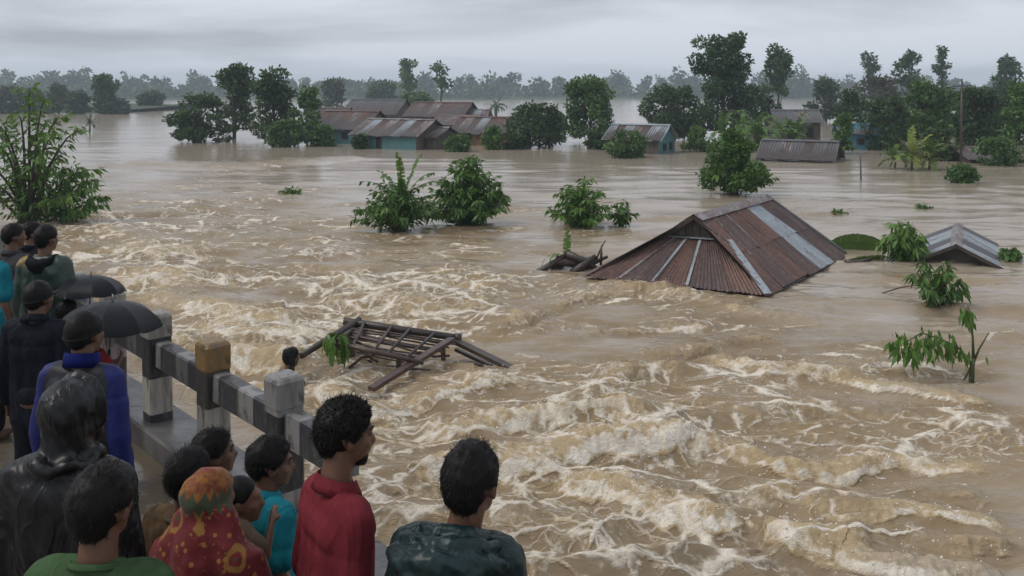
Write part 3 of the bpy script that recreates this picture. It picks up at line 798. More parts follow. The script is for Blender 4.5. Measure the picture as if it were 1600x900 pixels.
# ---- plants with big leaves
def blade(V, Q, T, base, d0, L, w, droop, rs, nseg=9, tear=.25, tint=.5, fold=.35, side_dir=None):
    """a banana leaf: arching midrib with two torn halves. Appends to lists"""
    d = Vector(d0).normalized(); p = Vector(base)
    side = d.cross(Vector((0, 0, 1)))
    side = side.normalized() if side.length > .05 else Vector((1, 0, 0))
    if side_dir is not None: side = Vector(side_dir).normalized()
    pts = [p.copy()]; step = L / nseg
    for i in range(nseg):
        d = (d + Vector((0, 0, -droop / nseg * (1 + i / nseg)))).normalized(); p = p + d * step; pts.append(p.copy())
    for s in (-1, 1):
        for i in range(1, nseg):
            f0, f1 = i / nseg, (i + 1) / nseg
            tt = f0
            for part in range(2):
                g0 = f0 + (f1 - f0) * part / 2; g1 = f0 + (f1 - f0) * (part + 1) / 2
                wa = w * (math.sin(math.pi * min(1, g0 * .92 + .06)) ** .6); wb = w * (math.sin(math.pi * min(1, g1 * .92 + .06)) ** .6)
                a = pts[i].lerp(pts[i + 1], part / 2); b = pts[i].lerp(pts[i + 1], (part + 1) / 2)
                up = (b - a).cross(side); up = up.normalized() if up.length > 1e-6 else Vector((0, 0, 1))
                if up.z < 0: up = -up
                fd = fold + rs.uniform(-.12, .12)
                hang = Vector((0, 0, -abs(rs.normal(0, tear)) * w))
                fw = (b - a).normalized() * w * (.25 if side_dir is None else 0)
                e0 = a + side * s * wa * .5 + up * wa * .5 * fd * .6 + hang + fw
                e1 = b + side * s * wb * .5 + up * wb * .5 * fd * .6 + (hang if side_dir is None else hang * .5) + fw * (1 - rs.uniform(0, .5))
                k = len(V); V += [a, b, e1, e0]; Q.append((k, k + 1, k + 2, k + 3)); T += [min(1, max(0, tint + rs.normal(0, .07)))] * 4
    return pts

def leaves_obj(name, V, Q, T, tone, parent):
    return quads_mesh(name, np.array([tuple(v) for v in V]), np.array(Q), LEAF[tone], parent, attrs={'tint': np.array(T)})

def banana(label, b, h, n, L, w, seed, group=None, tone='banana', name='banana_plant', spread=.75, cat='plant', stems=1):
    rs = np.random.RandomState(seed); root = thing(name, label, cat, b, 0, group)
    mb = MB()
    for sidx in range(stems):
        ox, oy = (rs.normal(0, .25 * h), rs.normal(0, .2 * h)) if sidx else (0, 0)
        hh = h * (1 if sidx == 0 else rs.uniform(.6, 1))
        st = hh * .42
        mb.tube([(ox, oy, -2.3), (ox, oy, 0), (ox + .03, oy, st * .6), (ox + .02, oy, st)], [.1 * h * .5, .09 * h * .5, .07 * h * .5, .04 * h * .5], 8)
        V, Q, T = [], [], []
        for i in range(n):
            a = i * 2.4 + rs.uniform(-.4, .4); el = rs.uniform(.35, 1.45)
            dv = Vector((math.cos(a) * math.cos(el) * spread * 1.3, math.sin(a) * math.cos(el) * spread * 1.3, math.sin(el)))
            V1, Q1, T1 = [], [], []
            pts = blade(V1, Q1, T1, (ox + .02, oy, st * rs.uniform(.7, 1)), dv, L * rs.uniform(.75, 1.15), w * rs.uniform(.8, 1.15), rs.uniform(.7, 1.9) * (1.2 - el * .35), rs, tint=rs.uniform(.2, .85))
            leaves_obj('leaf', V1, Q1, T1, tone, root)
            mb.tube(pts[:-1], [max(.006, .018 * h * .5 * (1 - j / len(pts))) for j in range(len(pts) - 1)], 5, False)
    mb.build('stem', bark_g, root, True)
    return root

def droop_shrub(label, b, h, rx, nst, seed, tone='mid', leafL=.30, leafW=.10, name='shrub', group=None, per=26, lean=(0, 0), stemr=.025, cat='shrub', bare=.3, hang=.75, ry=None, arch=.55):
    """shrub of arching stems with pairs of hanging leaves"""
    rs = np.random.RandomState(seed); root = thing(name, label, cat, b, 0, group)
    mb = MB(); C, T, N, LL, TT = [], [], [], [], []
    ry = ry or rx * .8
    for i in range(nst):
        a = i * 2.399 + rs.uniform(-.3, .3); rr = math.sqrt((i + .5) / nst)
        ex, ey = math.cos(a) * rx * rr + lean[0], math.sin(a) * ry * rr + lean[1]
        ez = h * (1.0 - arch * rr ** 1.6) * rs.uniform(.82, 1.05)
        p0 = Vector((rs.normal(0, .05 * rx), rs.normal(0, .05 * rx), -2.3 if i == 0 else -.25)); p3 = Vector((ex, ey, ez))
        p1 = Vector((ex * .15, ey * .15, ez * .45)); p2 = Vector((ex * .6, ey * .6, ez * .95 + .03 * h))
        pts = []
        for s in range(9):
            u = s / 8; pts.append(p0 * (1 - u) ** 3 + p1 * 3 * u * (1 - u) ** 2 + p2 * 3 * u * u * (1 - u) + p3 * u ** 3)
        mb.tube(pts, [stemr * (1.1 - .9 * s / 8) for s in range(9)], 5, False)
        for j in range(per):
            u = bare + (1 - bare) * (j + rs.uniform(0, 1)) / per; s = min(7, int(u * 8)); f = u * 8 - s
            c = pts[s].lerp(pts[s + 1], f); dr = (pts[s + 1] - pts[s]).normalized()
            az = rs.uniform(0, 6.283); tw = Vector((math.cos(az), math.sin(az), rs.uniform(-.1, .5)))
            twl = rs.uniform(.3, 1.0) * rx * .20
            end = c + (tw * .8 + dr * .5).normalized() * twl
            for q in range(3):
                cc = c.lerp(end, .45 + .28 * q)
                C.append(cc); dv = tw * .55 + dr * .35 + Vector(rs.normal(0, .35, 3)) + Vector((0, 0, -hang))
                T.append(dv); N.append(Vector(rs.normal(0, .6, 3)) + Vector((0, 0, .6)) + tw * .5)
                LL.append(leafL * rs.uniform(.6, 1.15)); TT.append(min(1, max(0, .25 + .5 * u + rs.normal(0, .2))))
    C = np.array([tuple(v) for v in C]); keep = C[:, 2] > -.06
    C = C[keep]; T = np.array([tuple(v) for v in T])[keep]; N = np.array([tuple(v) for v in N])[keep]; LL = np.array(LL)[keep]; TT = np.array(TT)[keep]
    V, Q, t = leaf_quads(C, T, N, LL, LL * (leafW / leafL) * rs.uniform(.8, 1.25, len(LL)), TT, .25)
    quads_mesh('foliage', V, Q, LEAF[tone], root, attrs={'tint': t})
    mb.build('stem', bark_g if stemr < .03 else bark, root, True)
    return root

# left foreground tree
b = px(45, 352); b.z = WZ
droop_shrub('big leafy tree standing in the flood at the left edge of the photo', b, 4.25, 1.9, 19, 41, 'bright', .26, .08, 'leafy_tree', None, 32, (.15, 0), .055, 'tree', .22, .55, arch=.78)
b = px(95, 352)
droop_shrub('low drooping branches on the right side of the big leafy tree', b, 1.75, 1.2, 13, 45, 'bright', .23, .075, 'leafy_bough', None, 30, (.2, 0), .03, 'branch', .3, .75, arch=.8)
# bananas and shrubs in mid stream
banana('torn leaved banana plant left of the dark midstream shrub', px(628, 360), 1.95, 14, 1.3, .24, 51, spread=.8)
droop_shrub('leafy skirt of weeds round the midstream banana plant', px(620, 361), 1.25, 1.15, 26, 52, 'mid', .21, .07, 'weed_clump', None, 26, stemr=.018, cat='plant', hang=.5, arch=.7)
droop_shrub('dense dark shrub right of the midstream banana plant', px(734, 352), 1.9, 1.2, 34, 53, 'mid', .23, .08, 'shrub', None, 40, stemr=.026, arch=.82, bare=.14, hang=.45)
droop_shrub('light green shrub alone in midstream left of the sunken roof', px(908, 352), 1.35, 1.0, 24, 54, 'bright', .20, .07, 'shrub', None, 28, stemr=.018, arch=.85, bare=.14, hang=.45)
droop_shrub('small sprig at the right of the lone midstream shrub', px(972, 353), .68, .36, 7, 55, 'mid', .2, .075, 'sprig', None, 14, stemr=.014, cat='plant')
tree('shade_tree', 'bright green tree in the water right above the sunken roof', 1140, 304, 200, 60, 'tall', 'bright', seed=901, dens=1.15)
droop_shrub('leafy fringe drooping from the bright green tree above the roof', px(1150, 303), 1.5, 1.2, 14, 56, 'bright', .26, .1, 'weed_clump', None, 18, stemr=.02, cat='plant')
# palms and bananas near the right hand huts
for i, (x, y, h, n, L, w, lb) in enumerate([
    (1180, 236, 3.0, 11, 1.9, .48, 'tall banana plant left of the dark sunk roof, nearest the bright tree'),
    (1222, 232, 2.7, 10, 1.8, .45, 'banana plant just behind the left end of the dark sunk roof'),
    (1160, 228, 2.3, 9, 1.6, .42, 'banana plant right of the teal walled hut'),
    (1424, 266, 1.6, 17, 1.25, .36, 'yellow green banana clump in the water right of the blue hut'),
    (1398, 264, 1.2, 12, 1.0, .34, 'small banana sprout left of the yellow green clump'),
    (1452, 265, 1.45, 16, 1.2, .36, 'banana clump right of the yellow green one'),
    (1425, 232, 2.5, 10, 1.7, .4, 'dark banana plant behind the yellow green clump'),
    (1480, 226, 2.9, 11, 1.8, .42, 'tall banana plant just left of the utility pole foot'),
    (1545, 226, 2.8, 11, 1.8, .42, 'tall banana plant right of the utility pole'),
    (1585, 230, 3.3, 11, 1.9, .42, 'tall banana plant at the right edge of the photo')]):
    banana(lb, px(x, y), h, n, L, w, 60 + i, 'banana plants by the right huts', 'banana' if i not in (3, 5) else 'yellow', stems=2 if i not in (3, 4, 5) else 1)
for i, (x, y, h, lb, tn) in enumerate([(775, 184, 4.4, 'small palm behind the right end of the village roofs', 'dark'), (140, 206, 2.1, 'lone feathery palm shrub out in the left channel', 'grey')]):
    banana(lb, px(x, y), h, 17, h * .42, h * .10, 90 + i, None, tn, 'palm', .95, 'tree')
# ------------------------------------------------------------------ tin roofed houses
def tin(name, cols, rust=.5, seed=0, axis='X', pitch=None, metal=.0, rough=.45):
    if name in MATS: return MATS[name]
    m, nt = nodemat(name); t = NT(nt); c = t.coord('Object')
    oi = t.n('ShaderNodeObjectInfo').outputs['Random']
    off = t.n('ShaderNodeCombineXYZ', {0: t.m('MULTIPLY', oi, 37.0), 1: t.m('MULTIPLY', oi, 11.0), 2: 0.0}).outputs[0]
    c = t.n('ShaderNodeVectorMath', {0: c, 1: off}, operation='ADD').outputs[0]
    n1 = t.noise(t.vmap(c, (1, .30, 1)), 3.0, 6, .65); n2 = t.noise(c, 14, 5, .7); n3 = t.noise(t.vmap(c, (6, .5, 1)), 2.5, 4, .6)
    col = t.mix(t.step(n1, .35, .65), cols[0], cols[1])
    col = t.mix(t.m('MULTIPLY', t.step(t.m('ADD', n2, t.m('MULTIPLY', n1, .5)), .80 - rust * .3, .98 - rust * .2), .8), col, cols[2])
    col = t.mix(t.m('MULTIPLY', t.step(n3, .55, .75), .45), col, cols[3] if len(cols) > 3 else tuple(x * .5 for x in cols[0]))
    t.bsdf(Base_Color=col, Roughness=t.m('MULTIPLY_ADD', n2, .3, rough - .1), Metallic=metal, Specular_IOR_Level=.6, Normal=t.bump(n2, .2, .01))
    MATS[name] = m; return m
RUST = tin('tin_rust', [(.070, .034, .026), (.105, .050, .036), (.16, .085, .055), (.045, .027, .024)], .4)
RUSTD = tin('tin_rust_dark', [(.052, .030, .027), (.080, .042, .035), (.13, .09, .075), (.035, .024, .023)], .3)
SILVER = tin('tin_silver', [(.30, .34, .37), (.22, .26, .29), (.13, .10, .085), (.40, .43, .45)], .25, rough=.36)
STREAK = tin('tin_streaked', [(.27, .27, .27), (.14, .095, .08), (.085, .045, .035), (.36, .37, .38)], .55)
GREYT = tin('tin_grey', [(.072, .076, .085), (.10, .103, .11), (.13, .10, .09), (.05, .052, .06)], .2)
BROWNT = tin('tin_brown', [(.085, .056, .050), (.115, .080, .070), (.17, .14, .13), (.05, .035, .033)], .35)
TEAL = tin('wall_teal', [(.045, .155, .165), (.065, .19, .20), (.10, .10, .085), (.03, .10, .11)], .3, rough=.7)
BLUEW = tin('wall_blue', [(.035, .14, .20), (.05, .17, .23), (.08, .10, .11), (.03, .09, .13)], .2, rough=.7)
WOODW = tin('wall_board', [(.060, .048, .040), (.085, .068, .056), (.12, .10, .085), (.035, .028, .024)], .4, rough=.8)
ORANGEW = tin('wall_orange', [(.20, .11, .045), (.15, .085, .045), (.08, .05, .035), (.11, .065, .035)], .4, rough=.8)
DARKIN = simple('dark_opening', (.012, .011, .010), .9)
TIMBER = simple('wet_timber', (.050, .033, .026), .42, .45, 5, .45, 30, .015, .6, stretch=(1, 1, 1))
TIMBER2 = simple('wet_timber_red', (.075, .042, .032), .42, .45, 5, .45, 30, .015, .6)

def corr_sheet(name, p00, p10, p11, p01, mat, parent, pitch=.08, amp=.014, thick=True, lift=0.0):
    """corrugated sheet on a quad: ribs run from p00->p01 (down the slope); p00-p10 is the upper edge"""
    p00, p10, p11, p01 = [Vector(p) for p in (p00, p10, p11, p01)]
    n = (p10 - p00).cross(p01 - p00).normalized()
    if n.z < 0: n = -n
    o0 = (p00 + p11) / 2
    w = max((p10 - p00).length, (p11 - p01).length)
    k = max(2, int(round(w / pitch))) * 4
    ey_ = (p01 - p00).normalized()
    ez = n; ey = (p01 - p00).normalized(); ex = ey.cross(ez).normalized(); M = Matrix((ex, ey, ez)).transposed()
    Mi = M.transposed(); V = []
    for j in range(3):
        for i in range(k + 1):
            f = i / k; a = p00.lerp(p10, f); b = p01.lerp(p11, f); q = a.lerp(b, j / 2)
            q = q + n * (amp * math.sin(i / 4 * 2 * math.pi) + lift + .006 * math.sin(i * .37 + j * 2 + o0.x * 9) + (.012 * max(0, math.sin(o0.x * 31 + i * .12)) if j == 2 else 0))
            if j == 2: q = q + ey_ * (.03 * math.sin(o0.x * 17 + o0.y * 5) + .008 * math.sin(i * .9))
            V.append(Mi @ (q - o0))
    F = [(j * (k + 1) + i, j * (k + 1) + i + 1, (j + 1) * (k + 1) + i + 1, (j + 1) * (k + 1) + i) for j in range(2) for i in range(k)]
    o = raw(name, V, F, mat, parent, True)
    o.matrix_local = Matrix.Translation(o0) @ M.to_4x4()
    return o

def slope_sheets(parent, a, b, c, d, mats, n, rnd, pitch=.08, amp=.014, rows=1, name='roof_sheet'):
    """cover slope a-b (ridge) c-d (eave: d below a, c below b) with n sheets across, rows down"""
    a, b, c, d = [Vector(p) for p in (a, b, c, d)]
    for i in range(n):
        for r in range(rows):
            f0, f1 = i / n - .006, (i + 1) / n + .006; g0, g1 = r / rows, min(1, (r + 1) / rows + (.02 if r < rows - 1 else 0))
            P = lambda f, g: a.lerp(b, f).lerp(d.lerp(c, f), g)
            m = mats[(i * rows + r) % len(mats)] if callable(mats) is False else mats(i, r)
            corr_sheet(name, P(f0, g0), P(f1, g0), P(f1, g1 + rnd.uniform(-.006, .012)), P(f0, g1 + rnd.uniform(-.006, .012)), m, parent, pitch, amp, lift=.012 * (i % 2) + .008 * (r % 2) + .004)

def house(label, c, rz, Lx, Wy, zw, zr, roofm, wallm, gablem, seed, ns=6, group=None, name='tin_roofed_house', ov=.25, doors=(), wins=(), ribs=True, pitch=.16):
    """gable house: ridge along local x; c = centre at waterline, zw eave height over water, zr ridge height over water"""
    rnd = random.Random(seed)
    root = thing(name, label, 'house', c, rz, group)
    hx, hy = Lx / 2, Wy / 2; lo = -2.3
    if not doors and not wins and zw > .6:
        doors = [('f', rnd.uniform(.25, .4), .42, -.3, zw * .80, 'door')]
        wins = [('f', rnd.uniform(.62, .78), .5, zw * .32, zw * .74, 'window'), ('r', .32, .4, zw * .35, zw * .75, 'window'), ('r', .7, .36, zw * .35, zw * .75, 'window')]
    for (x0, y0, x1, y1, mm) in ((-hx, -hy, hx, -hy, wallm), (hx, -hy, hx, hy, gablem), (hx, hy, -hx, hy, wallm), (-hx, hy, -hx, -hy, gablem)):
        L = math.hypot(x1 - x0, y1 - y0); k = max(4, int(L / .22)) if ribs else 1
        dx, dy = (x1 - x0) / L, (y1 - y0) / L; nx, ny = dy, -dx; V = []; F = []
        gab = abs(dx) < .5
        for i in range(k * 2 + 1):
            s = L * i / (k * 2); off = .018 if i % 2 else 0
            x, y = x0 + dx * s + nx * off, y0 + dy * s + ny * off
            top = zw + (zr - zw) * (1 - abs(2 * s / L - 1)) * .97 - .04 if gab else zw
            V += [(x, y, lo), (x, y, top)]
        F = [(2 * i, 2 * i + 2, 2 * i + 3, 2 * i + 1) for i in range(k * 2)]
        raw('wall', V, F, mm, root)
    roof = raw('roof', [(-hx - ov * .8, -hy - ov, zw - .1 * ov), (hx + ov * .8, -hy - ov, zw - .1 * ov), (hx + ov * .8, 0, zr - .02), (-hx - ov * .8, 0, zr - .02), (hx + ov * .8, hy + ov, zw - .1 * ov), (-hx - ov * .8, hy + ov, zw - .1 * ov)],
               [(0, 1, 2, 3), (3, 2, 4, 5)], TIMBER, root)
    e = ov; sl = (zr - zw) / hy; ze = zw - sl * e * .55
    A, B = (-hx - ov, 0, zr), (hx + ov, 0, zr)
    slope_sheets(roof, A, B, (hx + ov, -hy - e, ze), (-hx - ov, -hy - e, ze), roofm, ns, rnd, pitch, .022)
    slope_sheets(roof, B, A, (-hx - ov, hy + e, ze), (hx + ov, hy + e, ze), roofm, ns, rnd, pitch, .022)
    rc = MB(); rc.add([(-hx - ov, -.16, zr - .02 - .0), (hx + ov, -.16, zr - .02), (hx + ov, 0, zr + .06), (-hx - ov, 0, zr + .06), (hx + ov, .16, zr - .02), (-hx - ov, .16, zr - .02)], [(0, 1, 2, 3), (3, 2, 4, 5)])
    rc.build('ridge_cap', roofm[0] if not callable(roofm) else SILVER, roof)
    for (side, f, w, z0, z1, nm) in list(doors) + list(wins):
        if side == 'f': y = -hy - .03; x = -hx + Lx * f; o = MB().box((x, y, (z0 + z1) / 2), (w, .04, z1 - z0)).build(nm, DARKIN, root); fr = [(x - w / 2, y - .015, (z0 + z1) / 2, .05, .05, z1 - z0), (x + w / 2, y - .015, (z0 + z1) / 2, .05, .05, z1 - z0), (x, y - .015, z1, w + .1, .05, .05)]
        else: x = hx + .03; y = -hy + Wy * f; o = MB().box((x, y, (z0 + z1) / 2), (.04, w, z1 - z0)).build(nm, DARKIN, root); fr = [(x + .015, y - w / 2, (z0 + z1) / 2, .05, .05, z1 - z0), (x + .015, y + w / 2, (z0 + z1) / 2, .05, .05, z1 - z0), (x + .015, y, z1, .05, w + .1, .05)]
        q = MB()
        for a in fr: q.box(a[:3], a[3:])
        q.build('frame', TIMBER, o)
    return root

def hpx(x, y): return px(x, y)
# house centre at photo waterline x,y ; rotation: local +x (ridge) direction
G = 'flooded tin roofed houses'
def pat(*ms): return list(ms)
house('teal walled house with streaked rust and silver roof, nearest of the village', px(622, 232) + Vector((0, 1.6, 0)), R(-30), 5.0, 3.6, .85, 1.8, pat(STREAK, SILVER, RUST, STREAK, BROWNT, SILVER, RUSTD), TEAL, WOODW, 1, 8, G,
      doors=[('f', .42, .35, -.3, .85, 'door')], wins=[('r', .3, .5, .25, .75, 'window'), ('r', .7, .6, .3, .75, 'window')])
house('lean-to shed with grey board wall joined to the teal walled house', px(668, 232) + Vector((0, 1.0, 0)), R(-30), 2.8, 2.6, .78, 1.32, pat(STREAK, GREYT, STREAK), WOODW, WOODW, 2, 5, G,
      doors=[('f', .22, .35, -.2, .62, 'door')], wins=[('f', .62, .8, .22, .58, 'window')])
house('brown roofed house left of the teal walled one', px(542, 224) + Vector((0, 2.2, 0)), R(-28), 4.4, 4.0, 1.0, 2.2, pat(RUST, RUSTD, BROWNT, RUST, STREAK), TEAL, WOODW, 3, 7, G)
house('dark grey slate coloured roof at the back of the village', px(585, 200) + Vector((0, 3, 0)), R(-20), 5.8, 4.4, 1.35, 2.8, pat(GREYT, GREYT, GREYT), WOODW, WOODW, 4, 7, G)
house('small brown roof at the far left of the village', px(508, 206) + Vector((0, 3, 0)), R(-8), 3.2, 3.0, 1.35, 2.1, pat(BROWNT, RUSTD), WOODW, WOODW, 5, 5, G)
house('long rust red roof behind the lean-to shed', px(688, 206) + Vector((0, 3, 0)), R(-22), 5.6, 4.2, 1.35, 2.6, pat(RUST, BROWNT, RUSTD, STREAK, RUST), WOODW, WOODW, 6, 8, G)
house('low brown roof house in the middle right of the village', px(716, 218) + Vector((0, 2, 0)), R(-34), 3.6, 3.0, 1.1, 1.75, pat(BROWNT, BROWNT, STREAK), WOODW, WOODW, 7, 6, G)
house('house with rust striped roof and orange wall at the village right end', px(768, 228) + Vector((0, 2, 0)), R(-24), 4.4, 3.4, .85, 1.85, pat(RUST, STREAK, RUSTD, SILVER, RUST), ORANGEW, WOODW, 8, 8, G)
house('pale metal roof peeping out behind the village right end', px(735, 206) + Vector((0, 2, 0)), R(-10), 3.0, 2.6, 1.3, 1.95, pat(STREAK, SILVER), WOODW, WOODW, 9, 5, G)
house('striped tin roofed hut with teal gable wall by the big round tree', px(1006, 239) + Vector((0, 1.2, 0)), R(-32), 3.3, 2.5, .82, 1.62, pat(SILVER, RUSTD, SILVER, STREAK, RUSTD, SILVER), WOODW, TEAL, 10, 7, G,
      wins=[('r', .35, .3, .15, .55, 'window'), ('r', .72, .3, .15, .55, 'window')])
house('nearly submerged dark grey roof on the right', px(1262, 252) + Vector((0, 1.2, 0)), R(-30), 3.5, 2.6, .12, 1.0, pat(GREYT, GREYT, STREAK, GREYT, RUSTD), WOODW, WOODW, 11, 7, G)
house('blue walled hut right of the dark sunk roof', px(1350, 234) + Vector((0, 1, 0)), R(-10), 2.2, 2.0, 1.0, 1.55, pat(BLUEW, BLUEW), BLUEW, BLUEW, 12, 4, G, wins=[('f', .5, .4, .3, .7, 'window')])
house('grey roof behind the dark sunk roof', px(1256, 226) + Vector((0, 2, 0)), R(-5), 2.8, 3.0, 1.5, 2.3, pat(GREYT, GREYT, STREAK), WOODW, WOODW, 13, 4, G)
house('low brown roof at the right edge behind the bananas', px(1570, 254) + Vector((0, 1.2, 0)), R(3), 3.8, 2.6, .22, .72, pat(RUSTD, BROWNT, RUSTD), WOODW, WOODW, 14, 7, G)

# ------------------------------------------------------------------ the sunken hipped roof in the foreground
def sunken_roof():
    A = px(1200, 462, -.74); B = px(915, 432, -.70); C = px(1322, 399, -.84)
    AB, AC = B - A, C - A
    root = thing('sunken_house', 'sunken house with rust brown corrugated roof and one silver strip', 'house', (A + B) / 2 + AC / 2)
    o = Vector(root.location)
    A, B, C = A - o, B - o, C - o; Dq = B + (C - A)
    uc = AC.normalized(); Lc = AC.length; M = (A + B) / 2
    zr = .40 - o.z
    P = M + uc * 1.02; P.z = zr; Qr = M + uc * (Lc * .95); Qr.z = .39 - o.z
    rnd = random.Random(3)
    roof = raw('roof', [A, B, Dq, C, P + Vector((0, 0, -.03)), Qr + Vector((0, 0, -.03))], [(0, 3, 5, 4), (1, 4, 5, 2)], TIMBER, root)
    for v in roof.data.vertices: v.co.z -= .03
    # right slope: eave A..C, ridge P..Q. The gablet verge runs from P down to the hip
    k = .62
    gl = P + (B - M) * (1 - k) * .98; gl.z = A.z + (zr - A.z) * k
    gr = P + (A - M) * (1 - k) * .98; gr.z = A.z + (zr - A.z) * k
    n = 7; cut = [0, .15, .30, .45, .60, .80, 1.0]
    mats = [RUST, RUSTD, RUST, RUSTD, SILVER, RUSTD]
    # lower right slope corners: from hip line gr->A
    for i in range(6):
        f0, f1 = cut[i] - .004, cut[i + 1] + .004
        top0, top1 = P.lerp(Qr, max(0, f0)), P.lerp(Qr, f1); e0, e1 = A.lerp(C, max(0, f0)), A.lerp(C, f1)
        for r, (g0, g1) in enumerate(((0, .54), (.52, 1.0))):
            m = mats[i] if not (i == 3 and r == 0) else RUST
            a, b_ = top0.lerp(e0, g0), top1.lerp(e1, g0); c, d = top1.lerp(e1, g1), top0.lerp(e0, g1)
            corr_sheet('roof_sheet', a, b_, c, d, m, roof, .075, .011, lift=.016 + .007 * (i % 2) - .006 * r)
    # left slope (hidden from here)
    for i in range(5):
        f0, f1 = i / 5, (i + 1) / 5
        corr_sheet('roof_sheet', P.lerp(Qr, f0), P.lerp(Qr, f1), B.lerp(Dq, f1), B.lerp(Dq, f0), RUSTD, roof, .075, .011, lift=.016)
    # front hip between eave A-B and the gablet foot
    hm = [RUST, RUSTD, RUST, RUSTD, RUST]
    for i in range(5):
        f0, f1 = i / 5 - .004, (i + 1) / 5 + .004
        corr_sheet('roof_sheet', gr.lerp(gl, max(0, f0)), gr.lerp(gl, min(1, f1)), A.lerp(B, min(1, f1)), A.lerp(B, max(0, f0)), hm[i], roof, .075, .011, lift=.02 + .006 * (i % 2))
    # silver strips: flashing laid over the seams
    def strip(a, b, w, m, lift=.04):
        d = (b - a).normalized(); nrm = (b - a).cross(A - B).normalized() if False else Vector((0, 0, 1))
        s = MB(); s.bar(a + Vector((0, 0, lift)), b + Vector((0, 0, lift)), w, .012); s.build('flashing', m, roof)
    strip(gr, A, .15, SILVER, .035); strip(gl, B, .13, RUSTD, .035)
    for f in (.42, .62): strip(gr.lerp(gl, f), A.lerp(B, f * .96 + .02), .05, SILVER)
    strip(gr.lerp(gl, .80), A.lerp(B, .80), .07, STREAK)
    s = MB(); s.bar(gl + Vector((0, 0, .035)), gr + Vector((0, 0, .035)), .16, .012); s.build('flashing', SILVER, roof)
    # thin pale seam lines down the right slope
    for f in (.15, .30): strip(P.lerp(Qr, f).lerp(A.lerp(C, f), .02), P.lerp(Qr, f).lerp(A.lerp(C, f), .60), .025, STREAK, .038)
    # ridge cap and verge boards
    for s_ in (-1, 1):
        pa = P - uc * .10; side = (A - M).normalized() * s_
        m = MB(); dz = Vector((0, 0, .05)); lowv = Vector((0, 0, -.055))
        m.add([pa + dz, Qr + uc * .1 + dz, Qr + uc * .1 + side * .17 + lowv, pa + side * .17 + lowv], [(0, 1, 2, 3)])
        m.build('ridge_cap', RUSTD if s_ < 0 else STREAK, roof)
    m = MB(); pa = P - uc * .10 + Vector((0, 0, .0)); m.bar(pa, gl - uc * .10 + Vector((0, 0, .0)), .10, .09); m.build('verge_board', TIMBER, roof)
    m = MB(); m.bar(pa, gr - uc * .10, .07, .06); m.build('verge_board', TIMBER, roof)
    m = MB(); m.bar(Qr + uc * .1 + Vector((0, 0, .03)), C + Vector((0, 0, .05)), .14, .05); m.build('verge_board', GREYT, roof)
    # gablet boards
    for i in range(9):
        f0, f1 = i / 9 + .006, (i + 1) / 9 - .006
        zt = lambda f: gl.z + (zr - gl.z) * (1 - abs(2 * f - 1)) * .96
        a, b_ = gl.lerp(gr, f0) + uc * .03, gl.lerp(gr, f1) + uc * .03
        off = uc * (.012 if i % 2 else 0)
        V = [a + off, b_ + off, Vector((b_.x, b_.y, max(zt(f1), b_.z + .01))) + off, Vector((a.x, a.y, max(zt(f0), a.z + .01))) + off]
        V += [v + uc * .02 for v in V]
        raw('gable_board', V, [(0, 1, 2, 3), (7, 6, 5, 4), (0, 3, 7, 4), (1, 5, 6, 2), (0, 4, 5, 1), (3, 2, 6, 7)], WOODW, root)
    # walls below the eaves
    ins = .16
    w0, w1 = A.lerp(B, .07) + uc * .28, A.lerp(B, .93) + uc * .28; w2, w3 = w1 + uc * (Lc - .5), w0 + uc * (Lc - .5)
    for a, b_ in ((w0, w1), (w1, w2), (w2, w3), (w3, w0)):
        m = MB(); a2, b2 = Vector((a.x, a.y, 0)), Vector((b_.x, b_.y, 0))
        a2.z = b2.z = A.z + .05 - 1.2; m.bar(a2, b2, .05, 2.4); m.build('wall', WOODW, root)
sunken_roof()

def small_roof():
    N = px(1494, 414); ridge0 = at(1494, 384, N.y); ridge1 = at(1497, 350, N.y + 3.0)
    root = thing('sunken_roof', 'small grey metal gable roof poking from the water on the right', 'roof', Vector((ridge0.x, ridge0.y + 1.2, WZ)))
    o = Vector(root.location); a, b = ridge0 - o, ridge1 - o; a.z += .0
    axis = (b - a); axis.z = 0; b = a + axis; uc = axis.normalized()
    lft = Vector((-uc.y, uc.x, 0)); zl = -.12
    eL0, eL1 = a + lft * 1.05, b + lft * 1.05; eR0, eR1 = a - lft * 1.05, b - lft * 1.05
    for e in (eL0, eL1, eR0, eR1): e.z = zl
    for e0, e1, s in ((eL0, eL1, 0), (eR0, eR1, 1)):
        for i, m in enumerate((SILVER, GREYT, SILVER, SILVER, GREYT)):
            f0, f1 = i / 5, (i + 1) / 5
            corr_sheet('roof_sheet', a.lerp(b, f0), a.lerp(b, f1), e0.lerp(e1, f1), e0.lerp(e1, f0), m, root, .09, .012, lift=.012 + .006 * (i % 2))
    c = MB()
    c.add([a - uc * .05 + lft * .12 + Vector((0, 0, -.03)), b + lft * .12 + Vector((0, 0, -.03)), b + Vector((0, 0, .05)), a - uc * .05 + Vector((0, 0, .05)), b - lft * .12 + Vector((0, 0, -.03)), a - uc * .05 - lft * .12 + Vector((0, 0, -.03))], [(0, 1, 2, 3), (3, 2, 4, 5)])
    c.build('ridge_cap', STREAK, root)
    for e in (eL0, eR0):
        m = MB(); m.bar(a - uc * .03 + Vector((0, 0, .0)), e - uc * .03, .05, .07); m.build('verge_board', TIMBER, root)
    raw('gable_wall', [eL0 + uc * .25 + Vector((0, 0, -2)), eR0 + uc * .25 + Vector((0, 0, -2)), eR0 + uc * .25, a + uc * .25, eL0 + uc * .25], [(0, 1, 2, 3, 4)], WOODW, root)
small_roof()

